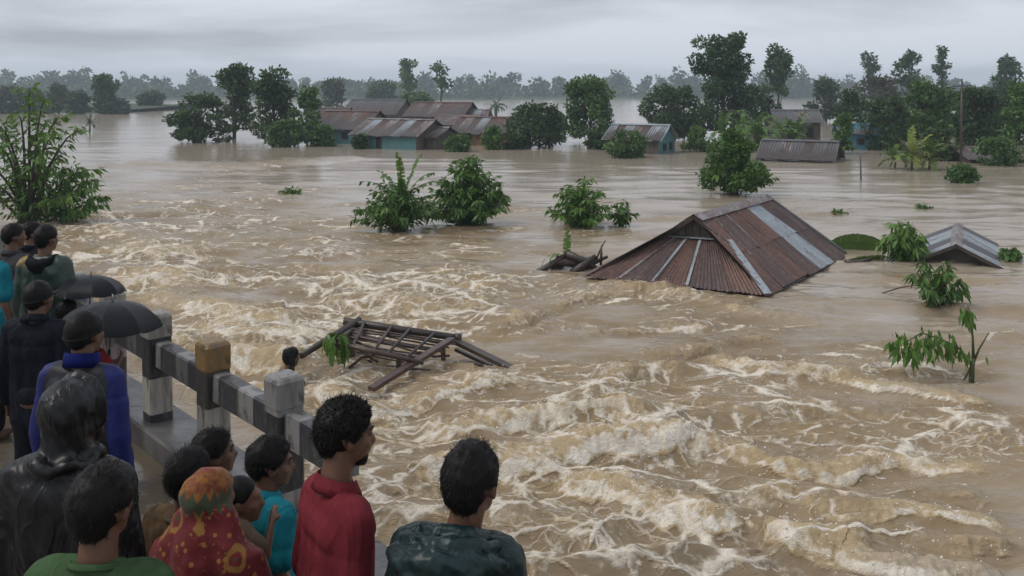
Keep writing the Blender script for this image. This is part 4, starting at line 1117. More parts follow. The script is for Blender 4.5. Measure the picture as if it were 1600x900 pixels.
# ------------------------------------------------------------------ wreckage in the water
def wreck():
    d = px(640, 590).y
    T = lambda x, y, dd=0: at(x, y, d + dd)
    root = thing('broken_hut_frame', 'broken timber hut frame drifting in the water behind the railing', 'wreckage', px(640, 585))
    o = Vector(root.location)
    def bar(name, a, b, w, h=None, m=TIMBER):
        q = MB(); q.bar(a - o, b - o, w, h or w); return q.build(name, m, root)
    def pole(name, a, b, r, m=TIMBER, bend=0.0):
        a, b = a - o, b - o; mid = (a + b) / 2 + Vector((0, 0, bend)); q = MB(); q.tube([a, mid, b], [r, r * .95, r * .85], 8); return q.build(name, m, root, True)
    r0, r1 = T(537, 502, .75), T(716, 528, .75)                   # back beam (ridge)
    pole('ridge_pole', r0, r1, .055)
    f0, f1 = T(528, 537, -.15), T(662, 567, -.15)                   # front pole
    pole('front_pole', f0, f1, .035, TIMBER2)
    bar('rafter', T(706, 530, .6), T(580, 608, -.85), .10, .05, TIMBER2)
    bar('rafter', T(706, 530, .75), T(804, 578, .1), .12, .05, TIMBER)
    bar('rafter', T(712, 546, .8), T(768, 572, .4), .05, .04, TIMBER)
    pole('side_pole', T(562, 500, .8), T(470, 556, -.05), .05)
    pole('side_pole', T(555, 512, .75), T(528, 532, -.1), .035)
    for f in (.18, .42, .58, .80):
        pole('cross_pole', r0.lerp(r1, f) + Vector((0, 0, .03)), f0.lerp(f1, f * .98), .022)
    rnd = random.Random(4)
    for i in range(17):
        f = (i + .7) / 18; a = r0.lerp(f0, f); b = r1.lerp(f1, f) + Vector((rnd.uniform(-.1, .12), 0, rnd.uniform(-.02, .03)))
        pole('slat', a + Vector((rnd.uniform(-.05, .25), 0, -.03 + rnd.uniform(-.05, .01))), b + Vector((rnd.uniform(-.25, 0), 0, rnd.uniform(-.06, 0))), rnd.uniform(.009, .017), TIMBER2 if i % 3 else TIMBER, rnd.uniform(-.02, .02))
    for x0, y0, x1, y1, dd in ((548, 520, 552, 568, .5), (692, 535, 694, 580, .55), (623, 556, 624, 582, 0.0), (704, 532, 704, 575, .7)):
        bar('stud', T(x0, y0, dd), T(x1, y1 + 15, dd), .07, .06, TIMBER2)
    for i in range(10):
        x0 = rnd.uniform(490, 760); y0 = rnd.uniform(545, 585); a_ = rnd.uniform(-30, 45)
        pole('stick', T(x0, y0, rnd.uniform(-.2, .7)), T(x0 + rnd.uniform(25, 70), y0 + rnd.uniform(5, 26), rnd.uniform(-.2, .7)), rnd.uniform(.008, .02), TIMBER, rnd.uniform(-.04, .04))
    bar('shade_board', T(560, 560, .55), T(690, 575, .65), .05, .22, TIMBER); bar('shade_board', T(600, 580, .1), T(700, 590, .25), .05, .16, TIMBER2)  # added boards fill the gap, standing in for the frame's shadowed underside
    pole('brace', T(585, 555, .2), T(545, 575, .0), .02, TIMBER, .05)
    pole('brace', T(570, 548, .3), T(590, 565, .1), .018, TIMBER, -.03)
    pole('knob', T(716, 522, .75), T(716, 536, .75), .05)
    # leaf bundle caught on the left pole
    rs = np.random.RandomState(3); b = T(523, 526, -.15)
    wr = thing('leaf_bundle', 'yellow green leaf bundle hanging on the left pole of the wreck', 'leaves', b)
    V, Q, Tt = [], [], []
    for i in range(22):
        a = rs.uniform(0, 6.28); blade(V, Q, Tt, (rs.normal(0, .03), rs.normal(0, .03), .05), (math.cos(a) * .8, math.sin(a) * .8, .25), rs.uniform(.25, .5), .09, 4.5, rs, 6, .2, rs.uniform(.1, .9))
    leaves_obj('leaf_mass', V, Q, Tt, 'banana', wr)
wreck()

def debris(label, b, seed, parts, name='drift_debris', cat='debris'):
    rs = np.random.RandomState(seed); root = thing(name, label, cat, b)
    for kind, a, bb, r in parts:
        q = MB(); a = Vector(a); bb = Vector(bb); q.tube([a, (a + bb) / 2 + Vector((0, 0, rs.uniform(-.04, .06))), bb], [r, r * .9, r * .5], 6)
        q.build(kind, TIMBER if kind != 'stalk' else bark_g, root, True)
    return root
# uprooted banana stump left of the sunken roof
b = px(885, 424)
r_ = debris('uprooted dark stump and planks with banana shoot beside the sunken roof', b, 5,
       [('log', (-.78, -.1, -.12), (.05, .1, .36), .07), ('log', (.0, .1, .34), (.75, .1, -.06), .085), ('log', (.2, .25, .0), (.85, .2, .26), .06), ('plank', (-.3, .2, .02), (.5, .3, .2), .07),
        ('plank', (.1, -.05, -.06), (.6, .15, .28), .10), ('plank', (-.2, .1, .2), (.45, .2, .05), .11), ('branch', (.62, .2, .2), (.80, .15, .60), .018), ('branch', (.7, .1, .1), (.72, .15, .5), .03), ('branch', (.0, -.35, -.05), (.2, -.5, .06), .015)], 'tree_stump', 'debris')
V, Q, T_ = [], [], []
rs = np.random.RandomState(8)
for dv, L, w, dr in (((-.5, 0, 1), .75, .13, 2.6), ((.05, 0, 1), .62, .16, .2), ((.45, 0, 1), .62, .05, .4), ((-.9, .1, .5), .6, .10, 1.6), ((-.3, -.1, .8), .5, .1, 2.2)):
    blade(V, Q, T_, (0, .1, .2), dv, L, w, dr, rs, 8, .2, .6)
leaves_obj('leaf', V, Q, T_, 'banana', r_)
# plants right of the sunken roof
droop_shrub('drooping leafy bush between the sunken house and the small roof', px(1412, 407), .92, .55, 12, 71, 'bright', .25, .06, 'shrub', None, 20, stemr=.02, hang=.9, arch=.65)
for i, (x0, y0, dv, L, w, dr, lb) in enumerate([(1385, 396, (-1, .25, .32), 1.45, .50, .55, 'big banana leaf lying against the sunken house, upper one'), (1388, 404, (-1, -.12, .06), 1.25, .30, .25, 'banana leaf floating against the sunken house, lower one')]):
    b = px(x0, y0); root = thing('banana_leaf', lb, 'leaf', b); V, Q, T_ = [], [], []
    pts = blade(V, Q, T_, (0, 0, .03 if i else .12), dv, L, w, dr, np.random.RandomState(20 + i), 14, .02, .45, .02, (0, -.45, .9) if i == 0 else (0, -.85, .5))
    leaves_obj('leaf_blade', V, Q, T_, 'mid', root)
    q = MB(); q.tube(pts, [.016 - .001 * j for j in range(len(pts))], 5, False); q.build('midrib', bark_g, root, True)
debris('pale broken board floating beside the lower banana leaf', px(1340, 412), 9, [('board', (-.25, 0, .03), (.35, .1, .08), .06)], 'floating_board')
r_ = droop_shrub('leafy bush at the right corner of the small roof', px(1580, 408), .32, .25, 8, 72, 'mid', .16, .06, 'sprig', None, 12, stemr=.012, cat='plant')
droop_shrub('drooping branch half sunk above the thin stemmed sapling', px(1468, 482), .85, .55, 9, 73, 'mid', .20, .06, 'fallen_branch', None, 17, (-.05, 0), .018, 'branch', .3, .8, arch=.6)
debris('long twig trailing left from the half sunk branch', px(1410, 462), 10, [('twig', (-.5, 0, .0), (.45, 0, .22), .012), ('twig', (-.2, 0, .05), (.05, -.05, -.03), .008)], 'twig', 'twig')
# sapling on the right with a bent branch of hanging leaves
b = px(1518, 592); root = thing('sapling', 'thin bare stemmed sapling with hanging leaves at the right', 'sapling', b)
q = MB(); m_ = b.y / FPX
pp = lambda x, y, dd=0: Vector(((x - 1518) * m_, dd, (592 - y) * m_))
q.tube([Vector((0, 0, -2.2)), pp(1518, 592), pp(1519, 572), pp(1521, 560)], [.03, .034, .03, .025], 8)
q.tube([pp(1521, 566), pp(1520, 530), pp(1517, 495), pp(1512, 478)], [.022, .014, .010, .007], 6)
q.tube([pp(1521, 566), pp(1530, 545), pp(1545, 520)], [.018, .012, .006], 6)
q.tube([pp(1518, 570), pp(1500, 545), pp(1470, 530), pp(1440, 520), pp(1415, 535)], [.022, .016, .012, .01, .006], 6)
q.tube([pp(1516, 576), pp(1506, 594)], [.016, .01], 6)
q.tube([pp(1512, 560), pp(1495, 540), pp(1490, 525)], [.014, .009, .005], 6)
q.build('stem', bark_g, root, True)
rs = np.random.RandomState(12); C, T_, N_, LL = [], [], [], []
for x0, x1, y0, y1, n in ((1392, 1470, 520, 552, 120), (1470, 1500, 526, 552, 36), (1455, 1475, 512, 530, 20), (1506, 1518, 478, 500, 26), (1495, 1530, 545, 562, 16)):
    for i in range(n):
        C.append(pp(rs.uniform(x0, x1), rs.uniform(y0, y1), rs.normal(0, .12))); T_.append((rs.normal(0, .35), rs.normal(0, .35), -1)); N_.append((rs.normal(0, 1), -1, .3)); LL.append(rs.uniform(.10, .22))
V, Q, t = leaf_quads(np.array([tuple(c) for c in C]), np.array(T_), np.array(N_), np.array(LL), np.array(LL) * .28, rs.uniform(.2, .9, len(C)))
quads_mesh('foliage', V, Q, LEAF['bright'], root, attrs={'tint': t})
# drifting tufts and posts
for x, y, s, lb in ((455, 303, .34, 'small green tuft drifting in the left channel'), (1310, 334, .22, 'flat tuft drifting behind the sunken ridge'), (1443, 326, .22, 'small tuft drifting behind the small grey roof')):
    droop_shrub(lb, px(x, y), s * .55, s * 1.3, 8, int(x), 'mid', s * .6, s * .2, 'drifting_tuft', 'tufts of weed adrift', 10, stemr=.01, cat='plant', hang=.2, arch=.8)
debris('dark stake standing in the water right of the dark sunk roof', px(1347, 280), 11, [('stake', (0, 0, -2.3), (-.07, 0, .98), .055)], 'stake', 'stake')
b = px(1502, 262)
root = thing('utility_pole', 'tall dark utility pole rising among the right hand trees', 'pole', b)
MB().tube([(0, 0, -2.3), (0, 0, 2), (.03, 0, 4.2)], [.06, .05, .04], 8).build('shaft', TIMBER, root, True)
MB().bar((-.42, 0, 3.85), (.45, 0, 3.88), .05, .05).build('crossarm', TIMBER, root)
for i, xx in enumerate((-.36, .1, .38)): MB().tube([(xx, 0, 3.92), (xx, 0, 3.98), (xx, 0, 4.06)], [.03, .05, .03], 8).build('insulator', SILVER, root)
# ------------------------------------------------------------------ people
def fuse(mb, voxel, smooth=4, fac=.5):
    """weld overlapping shapes into one continuous skin; returns verts, faces as numpy"""
    me = bpy.data.meshes.new('tmp'); me.from_pydata([tuple(v) for v in mb.v], [], mb.f); me.update()
    o = bpy.data.objects.new('tmp', me); COL.objects.link(o)
    m = o.modifiers.new('r', 'REMESH'); m.mode = 'VOXEL'; m.voxel_size = voxel; m.adaptivity = 0
    if smooth:
        s = o.modifiers.new('s', 'SMOOTH'); s.factor = fac; s.iterations = smooth
    dg = bpy.context.evaluated_depsgraph_get(); ev = o.evaluated_get(dg); m2 = ev.to_mesh()
    n = len(m2.vertices); V = np.empty(n * 3, np.float32); m2.vertices.foreach_get('co', V); V = V.reshape(-1, 3).astype(float)
    N = np.empty(n * 3, np.float32); m2.vertices.foreach_get('normal', N); N = N.reshape(-1, 3).astype(float)
    F = np.empty(len(m2.polygons) * 4, np.int32); m2.loops.foreach_get('vertex_index', F) if len(m2.loops) == len(F) else None
    F = F.reshape(-1, 4).copy()
    ev.to_mesh_clear(); bpy.data.objects.remove(o); bpy.data.meshes.remove(me)
    return V, N, F
def fold_disp(V, N, style, seed):
    if style == 'none': return V
    V = V + N * .004 * pn3(V * 6, seed + 3)[:, None]
    if style in ('shirt', 'tee'):
        zt = V[:, 2].max()
        V = V - N * (.003 * np.exp(-((V[:, 2] - (zt - .16)) / .012) ** 2) * (style == 'shirt'))[:, None]
    if style == 'tee': a = [((8, 8, 2.5), .007, 0), ((17, 17, 6), .0045, 0), ((34, 34, 16), .0018, 1)]
    elif style == 'shirt': a = [((7, 7, 2.0), .009, 0), ((15, 15, 5), .007, 0), ((30, 30, 12), .0025, 1)]
    elif style == 'rain': a = [((6, 6, 1.8), .014, 0), ((13, 13, 5), .010, 0), ((26, 26, 13), .004, 1)]
    elif style == 'bunch': a = [((8, 8, 15), .012, 1), ((18, 18, 26), .007, 1)]
    elif style == 'veil': a = [((8, 8, 3.0), .010, 0), ((6, 6, 15), .011, 0), ((18, 18, 12), .006, 0), ((30, 30, 20), .003, 1)]
    else: a = [((4, 4, 4), .004, 0)]
    for sc, am, rid in a:
        W_ = .05 * np.stack([pn3(V * 7, seed + 5), pn3(V * 7, seed + 6), pn3(V * 7, seed + 7)], 1)
        n = pn3((V + W_) * np.array(sc) + .35 * V[:, [2, 0, 1]] * np.array(sc), seed)
        n = (1 - np.abs(n) * 3.0) - .35 if rid else n * 1.6
        V = V + N * (am * n)[:, None]
    return V
def skin_obj(name, mb, voxel, mat, parent, style='none', seed=0, smooth=4):
    V, N, F = fuse(mb, voxel, smooth); V = fold_disp(V, N, style, seed)
    return quads_mesh(name, V, F, mat, parent, True)

def cloth(name, col, rough=.75, var=.35, spec=.10, wet=.0, scale=4, weave=220, bump=.25, stretch=(1, 1, .5)):
    if name in MATS: return MATS[name]
    m, nt = nodemat(name); t = NT(nt); c = t.coord('Object')
    n1 = t.noise(t.vmap(c, stretch), scale, 5, .62); n2 = t.noise(c, weave, 2, .5); n3 = t.noise(t.vmap(c, stretch), 26, 4, .65)
    colr = t.mix(t.step(n1, .36, .66), col, tuple(x * (1 - var) for x in col))
    colr = t.mix(t.m('MULTIPLY', t.step(n3, .5, .72), .25), colr, tuple(min(1, x * 1.5 + .004) for x in col))
    wr = t.noise(t.vmap(c, (1, 1, .42)), 9, 2, .5, 1.2); ridge = t.m('ABSOLUTE', t.m('SUBTRACT', wr, .5))
    b = t.bump(t.m('POWER', t.m('SUBTRACT', 1.0, t.m('MULTIPLY', ridge, 2.0)), 4.0), .38, .014); b = t.bump(n3, bump * .6, .008, b); b = t.bump(n2, .12, .002, b)
    t.bsdf(Base_Color=colr, Roughness=t.m('MULTIPLY_ADD', n1, .3, rough - .15), Specular_IOR_Level=spec, Normal=b)
    MATS[name] = m; return m
def skin_mat():
    m, nt = nodemat('skin'); t = NT(nt); c = t.coord('Object')
    n = t.noise(c, 14, 4, .6); n2 = t.noise(c, 120, 2, .5)
    col = t.mix(n, (.105, .052, .031), (.150, .078, .047))
    t.bsdf(Base_Color=col, Roughness=.48, Specular_IOR_Level=.4, Normal=t.bump(n2, .15, .003), Subsurface_Weight=.06, Subsurface_Radius=(.02, .008, .004))
    return m
SKIN = skin_mat()
def hair_mat():
    m, nt = nodemat('hair'); t = NT(nt); c = t.coord('Object')
    n = t.noise(t.vmap(c, (1, 1, .3)), 90, 3, .6)
    t.bsdf(Base_Color=t.mix(n, (.0035, .003, .003), (.010, .008, .007)), Roughness=.45, Specular_IOR_Level=.15, Normal=t.bump(n, .5, .006))
    return m
HAIR = hair_mat()
EYE = simple('eye', (.012, .009, .008), .4, .1, spec=.2)
EYEW = simple('eye_white', (.13, .11, .095), .5, .1, spec=.2)

class Person:
    def __init__(s, label, hx, ty, d, byaw=0, hyaw=0, pitch=0, extra=.012, group=None, voxel=.010, build=1.0, arms=('down', 'down'), head=1.0, ztop=None, base_z=0.0, lean=0.0, roll=0.0, hdx=0.0):
        """hx, ty: photo position of the head's centre column and top; d depth; height follows from standing on base_z"""
        top = at(hx, ty, d); s.H = (top.z if ztop is None else ztop) - base_z - extra
        s.k = s.H / 1.72; s.voxel = voxel; s.seed = int(hx * 3 + d * 10) % 97
        s.hs = head * (s.k ** .35)                      # children have relatively bigger heads
        s.byaw = R(byaw); s.build = build
        k = s.k
        s.hc = Vector((hdx, lean * 1.6 * k + .012, s.H - .108 * s.hs))
        s.Rh = Euler((R(pitch), R(roll), R(hyaw - byaw))).to_matrix()
        s.base = Vector((top.x, top.y, base_z)) - Matrix.Rotation(s.byaw, 3, 'Z') @ Vector((s.hc.x, s.hc.y, 0))
        s.lean = lean
        sh = .172 * k * build; zs = 1.392 * k
        lz = lambda z: Vector((0, lean * z, 0))
        s.J = {}
        for i, (side, sx) in enumerate((('L', -1), ('R', 1))):
            S0 = Vector((sx * sh, -.012 * k, zs - .015 * k)) + lz(zs)
            mode = arms[i]
            if mode == 'down': E0 = S0 + Vector((sx * .045, -.02, -.285)) * k; W0 = E0 + Vector((sx * .008, .055, -.245)) * k
            elif mode == 'fwd': E0 = S0 + Vector((sx * .05, .06, -.26)) * k; W0 = E0 + Vector((-sx * .05, .23, -.02)) * k
            elif mode == 'fold': E0 = S0 + Vector((sx * .06, .05, -.27)) * k; W0 = E0 + Vector((-sx * .17, .17, .03)) * k
            elif mode == 'face': E0 = S0 + Vector((sx * .03, .16, -.16)) * k; W0 = s.hc + s.Rh @ Vector((sx * .035, .15, -.12)) * s.hs
            elif mode == 'umb': E0 = S0 + Vector((sx * .05, .10, -.22)) * k; W0 = E0 + Vector((-sx * .08, .16, .10)) * k
            elif mode == 'reach': E0 = S0 + Vector((sx * .24, .10, .04)) * k; W0 = E0 + Vector((sx * .20, .05, .10)) * k
            s.J[side] = (S0, E0, W0, mode)
        s.parts_body()
        s.o.location = s.base; s.o.rotation_euler = (0, 0, s.byaw)
        tag(s.o, label, 'person', group)
    def hp(s, p): return s.hc + s.Rh @ (Vector(p) * s.hs)
    def hell(s, mb, c, r, **k): mb.ell(s.hp(c), [x * s.hs for x in r], s.Rh, **k)
    def lz(s, z): return Vector((0, s.lean * z * s.k, 0))
    def parts_body(s):
        mb = MB(); k = s.k; b = s.build
        s.hell(mb, (0, -.012, .02), (.074, .094, .088)); s.hell(mb, (0, .028, -.03), (.060, .068, .085)); s.hell(mb, (0, .042, -.078), (.046, .050, .040))
        s.hell(mb, (0, .074, -.098), (.022, .020, .017)); s.hell(mb, (0, .084, .024), (.046, .017, .013))
        mb.cone(s.hp((0, .090, .008)), s.hp((0, .110, -.030)), .008 * s.hs, .0145 * s.hs)
        for x in (-1, 1):
            s.hell(mb, (x * .034, .064, -.028), (.024, .024, .026)); s.hell(mb, (x * .011, .101, -.034), (.009, .009, .008))
            mb.ell(s.hp((x * .077, -.004, -.012)), [.0115 * s.hs, .021 * s.hs, .033 * s.hs], s.Rh @ Euler((R(-12), 0, R(x * 22))).to_matrix(), nu=14, nv=10)
        s.hell(mb, (0, .092, -.056), (.023, .013, .008)); s.hell(mb, (0, .089, -.069), (.020, .013, .008))
        mb.cone(Vector((0, -.028, 1.36)) * k + s.lz(1.36), s.hp((0, -.018, -.06)), .062 * k, .054 * s.hs)
        tz = lambda c: Vector(c) * k + s.lz(c[2])
        mb.cone(tz((-.14 * b, -.01, 1.385)), tz((.14 * b, -.01, 1.385)), .058 * k, .058 * k)
        for x in (-1, 1): mb.cone(tz((0, -.028, 1.400)), tz((x * .12 * b, -.012, 1.388)), .044 * k, .046 * k)
        mb.ell(tz((0, 0, 1.24)), (.158 * k * b, .102 * k * b, .19 * k)); mb.ell(tz((0, .004, 1.05)), (.135 * k * b, .096 * k * b, .19 * k)); mb.ell(tz((0, -.004, .91)), (.158 * k * b, .11 * k * b, .13 * k))
        for side, sx in (('L', -1), ('R', 1)):
            S0, E0, W0, mode = s.J[side]
            mb.cone(S0, E0, .050 * k, .040 * k); mb.cone(E0, W0, .041 * k, .027 * k)
            d = (W0 - E0).normalized(); ref = Vector((sx, 0, 0)) if mode != 'face' else Vector((0, 0, 1))
            n = (ref - d * ref.dot(d)).normalized(); w = d.cross(n).normalized()
            if w.y < 0: w = -w
            pc = W0 + d * .045 * k
            M = Matrix((w, d, n)).transposed()
            mb.ell(pc, (.036 * k, .05 * k, .016 * k), M)
            for f in range(4):
                q = W0 + d * .082 * k + w * ((f - 1.5) * -.018 * k); L = (.062, .072, .068, .052)[f] * k
                m1 = q + (d * .9 - n * sx * .0 - n * .25).normalized() * L * .55; m2 = m1 + (d * .7 - n * .7).normalized() * L * .45
                mb.cone(q, m1, .0095 * k, .009 * k, 8); mb.cone(m1, m2, .009 * k, .0078 * k, 8)
            q = W0 + d * .025 * k + w * .03 * k; m1 = q + (d * .6 + w * .7).normalized() * .035 * k; mb.cone(q, m1, .012 * k, .0105 * k, 8); mb.cone(m1, m1 + d * .026 * k - n * .008 * k, .0105 * k, .009 * k, 8)
            hp_, kn, an = Vector((sx * .09, 0, .90)) * k, Vector((sx * .10, .015, .48)) * k, Vector((sx * .105, -.015, .085)) * k
            mb.cone(hp_, kn, .084 * k * b, .054 * k); mb.cone(kn, an, .052 * k, .036 * k)
            mb.ell(an + Vector((0, .055, -.045)) * k, (.042 * k, .125 * k, .040 * k))
        V, N, F = fuse(mb, s.voxel, 3)
        V[:, 2] = np.maximum(V[:, 2], .002)
        s.o = quads_mesh('person', V, F, SKIN, None, True)
    # ---- hair
    def hair(s, thick=.012, n=2300, length=.03, curl=.0, seed=0, low=-.075, top=1.0, lift=.05, mess=.24, width=.0019, name='hair'):
        rs = np.random.RandomState(seed + 5); nu, nv = 56, 36
        c0 = np.array([0, -.013, .014]); r0 = np.array([.0765, .0965, .0945])
        def shell(U, extra=0.0):
            th = np.degrees(np.arctan2(np.abs(U[:, 0]), U[:, 1]))          # 0 front, 180 back
            zmin = np.interp(th, [0, 35, 70, 82, 112, 128, 180], [.062, .050, .005, -.012, .022, low * .8, low])
            P = c0 + U * r0
            m = sstep(zmin - .010, zmin + .012, P[:, 2] + .008 * pn3(U * 7, seed))
            tk = thick * (.75 + .5 * np.clip(U[:, 2], 0, 1) * top) * (1 + .55 * pn3(U * 3.2, seed + 1) + (.55 * pn3(U * 8.5, seed + 2) if curl else .25 * pn3(U * 9, seed + 2)))
            rr = .93 + m * (.07 + (tk + extra) / .09)
            return c0 + U * r0 * rr[:, None], m
        phi = np.linspace(0, 2 * np.pi, nu, endpoint=False); the = np.linspace(-np.pi / 2 + .02, np.pi / 2 - .02, nv)
        U = np.stack([np.cos(the)[:, None] * np.cos(phi)[None], np.cos(the)[:, None] * np.sin(phi)[None], np.sin(the)[:, None] + 0 * phi[None]], -1).reshape(-1, 3)
        P, m = shell(U); i = np.arange(nu * nv).reshape(nv, nu); j = np.roll(i, -1, 1)
        Q = np.stack([i[:-1], j[:-1], j[1:], i[1:]], -1).reshape(-1, 4)
        u = unit(rs, n * 2); Pr, mr = shell(u, -.004); ok = mr > .75; u = u[ok][:n]; Pr = Pr[ok][:n]; m_ = len(u)
        down = np.array([0, -.25, -1.0]); tng = down - u * (u @ down)[:, None]
        swirl = np.cross(u, np.array([0, .3, 1.0]))
        D = tng * .8 + u * lift + rs.normal(0, mess, (m_, 3)) + swirl * .35
        topm = np.clip((u[:, 2] - .55) * 2.5, 0, 1)[:, None]
        D = D * (1 - topm * .4) + topm * (np.array([.25, .6, .05]) + rs.normal(0, .3, (m_, 3)))
        D /= np.linalg.norm(D, axis=1)[:, None]
        fly = (rs.uniform(size=m_) < .09)[:, None]; D = D + fly * (u * .55 + rs.normal(0, .3, (m_, 3))); D /= np.linalg.norm(D, axis=1)[:, None]
        L = length * rs.uniform(.5, 1.2, m_)[:, None] * (1 + .5 * fly); B = np.cross(D, u); B /= (np.linalg.norm(B, axis=1)[:, None] + 1e-9); B *= width * .5
        cv = -u * .35 * (1 - topm) + rs.normal(0, .25, (m_, 3)) * (1 + 3 * curl)
        if curl: cv = cv + np.cross(D, unit(rs, m_)) * 1.2
        A0 = Pr; A1 = Pr + D * L * .5; A2 = Pr + D * L * (.92 - .25 * curl) + cv * L * .45
        Vs = np.stack([A0 - B, A0 + B, A1 - B, A1 + B, A2 - B * .25, A2 + B * .25], 1).reshape(-1, 3)
        kk = np.arange(m_)[:, None] * 6 + nu * nv
        Qs = np.concatenate([kk + np.array([0, 1, 3, 2]), kk + np.array([2, 3, 5, 4])])
        V = np.concatenate([P, Vs]); Qa = np.concatenate([Q, Qs])
        Rm = np.array(s.Rh); V = (V * s.hs) @ Rm.T + np.array(s.hc)
        return quads_mesh(name, V, Qa, HAIR, s.o, True)
    def eyes(s):
        for x in (-1, 1):
            m = MB(); s.hell(m, (x * .031, .0835, .004), (.0125, .006, .0055), nu=12, nv=8); e = m.build('eye', EYEW, s.o, True)
            m = MB(); s.hell(m, (x * .031, .0868, .004), (.0062, .0045, .0056), nu=10, nv=6); m.build('iris', EYE, e, True)
            m = MB(); m.tube([s.hp((x * .014, .0965, .026)), s.hp((x * .032, .091, .032)), s.hp((x * .048, .077, .027))], [.002, .0036, .0015], 6); m.build('eyebrow', HAIR, s.o)
    # ---- clothes
    def torso_mb(s, g, sleeve='long', hem=.82, gs=None, flare=0.0):
        mb = MB(); k = s.k; b = s.build; gs = g if gs is None else gs
        tz = lambda c: Vector(c) * k + s.lz(c[2])
        mb.cone(tz((-.150 * b, -.012, 1.385)), tz((.150 * b, -.012, 1.385)), .060 * k + g, .060 * k + g, 14)
        for x in (-1, 1): mb.cone(tz((0, -.03, 1.400)), tz((x * .13 * b, -.016, 1.396)), .052 * k + g, .054 * k + g, 14)
        mb.ell(tz((0, -.004, 1.25)), (.166 * k * b + g, .100 * k * b + g, .19 * k))
        mb.cone(tz((-.09 * b, -.008, 1.33)), tz((.09 * b, -.008, 1.33)), .094 * k + g, .094 * k + g, 16)
        for x in (-1, 0, 1):
            mb.cone(tz((x * .085 * b, -.004, 1.26)), tz((x * (.075 + flare) * b, .0, hem)), .092 * k + g, .096 * k + g + flare * .3, 16)
        for side in ('L', 'R'):
            S0, E0, W0, mode = s.J[side]
            mb.cone(S0, S0.lerp(E0, .5), .057 * k + gs, .054 * k + gs, 14)
            if sleeve == 'long': mb.cone(S0, E0, .057 * k + gs, .050 * k + gs, 14); mb.cone(E0, E0.lerp(W0, .95), .051 * k + gs, .037 * k + gs, 14)
            elif sleeve == 'elbow': mb.cone(S0, S0.lerp(E0, .92), .057 * k + gs, .052 * k + gs, 14)
            elif sleeve == 'short': mb.cone(S0, S0.lerp(E0, .62), .057 * k + gs, .060 * k + gs, 14)
        return mb
    def top(s, name, mat, g=.012, sleeve='long', style='tee', hem=.80, voxel=None, flare=0.0, gs=None):
        return skin_obj(name, s.torso_mb(g, sleeve, hem, gs, flare), voxel or max(.0095, s.voxel), mat, s.o, style, s.seed, 3)
    def trousers(s, mat, name='trousers'):
        mb = MB(); k = s.k; b = s.build
        mb.ell(Vector((0, -.004, .92)) * k, (.168 * k * b, .12 * k * b, .12 * k))
        for x in (-1, 1):
            mb.cone(Vector((x * .09, 0, .88)) * k, Vector((x * .10, .015, .48)) * k, .092 * k * b, .068 * k); mb.cone(Vector((x * .10, .015, .48)) * k, Vector((x * .105, -.01, .13)) * k, .068 * k, .060 * k)
        return skin_obj(name, mb, .018, mat, s.o, 'shirt', s.seed, 3)
    def skirt(s, mat, name='skirt'):
        mb = MB(); k = s.k
        P = [Vector((0, 0, z)) * k for z in (1.0, .85, .5, .12)]; mb.tube(P, [.15 * k, .19 * k, .23 * k, .27 * k], 20)
        return skin_obj(name, mb, .02, mat, s.o, 'shirt', s.seed, 3)
    def ring(s, name, mat, parent, r0, r1, z0, z1, tilt=.25, open_front=0.0, thick=.008, flip=0.0):
        """collar band round the neck"""
        k = s.k; V = []; n = 28; r0 += .007; r1 += .006; prof = [(r0, z0), ((r0 + r1) / 2 - .003, (z0 + z1) / 2), (r1, z1), (r1 + thick, z1 - .004), ((r0 + r1) / 2 + thick + flip * .5, (z0 + z1) / 2 - .005), (r0 + thick + flip, z0 - .004)]
        c = Vector((0, -.014, .014)) * k + s.lz(1.45)
        for i in range(n):
            a = open_front + (2 * math.pi - 2 * open_front) * i / (n - 1) + math.pi / 2
            for r, z in prof:
                V.append(c + Vector((math.cos(a) * r * k, math.sin(a) * r * k * .95, (z - tilt * math.sin(a) * .06) * k)))
        m = len(prof); F = [(i * m + j, (i + 1) * m + j, (i + 1) * m + (j + 1) % m, i * m + (j + 1) % m) for i in range(n - 1) for j in range(m)]
        F += [tuple(range(m)), tuple((n - 1) * m + j for j in range(m))[::-1]]
        return raw(name, V, F, mat, parent, True)
    def cap(s, mat, visor=True):
        mb = MB(); V = []; n = 40; rows = 10
        c0 = (0, -.012, .022); r0 = (.0835, .1035, .096); pts = []
        for j in range(rows + 1):
            q = j / rows * math.pi / 2 * .985
            for i in range(n):
                a = 2 * math.pi * i / n; seam = 1 + .008 * abs(math.sin(a * 3))
                pts.append(s.hp((c0[0] + r0[0] * math.cos(q) * math.cos(a) * seam, c0[1] + r0[1] * math.cos(q) * math.sin(a) * seam, c0[2] - .012 - .012 * math.sin(a) * -1 * math.cos(q) + r0[2] * math.sin(q) * seam)))
        F = [(j * n + i, j * n + (i + 1) % n, (j + 1) * n + (i + 1) % n, (j + 1) * n + i) for j in range(rows) for i in range(n)] + [tuple(rows * n + i for i in range(n))]
        o = raw('cap', pts, F, mat, s.o, True)
        m = MB(); m.ell(s.hp((0, -.012, .108)), [.009 * s.hs] * 3, nu=10, nv=6); m.build('button', mat, o, True)
        m = MB(); band = [s.hp((.0855 * math.cos(2 * math.pi * i / 32), -.012 + .1055 * math.sin(2 * math.pi * i / 32), .006 + .012 * math.sin(2 * math.pi * i / 32))) for i in range(33)]
        m.tube(band, .005, 6); m.build('sweatband', mat, o, True)
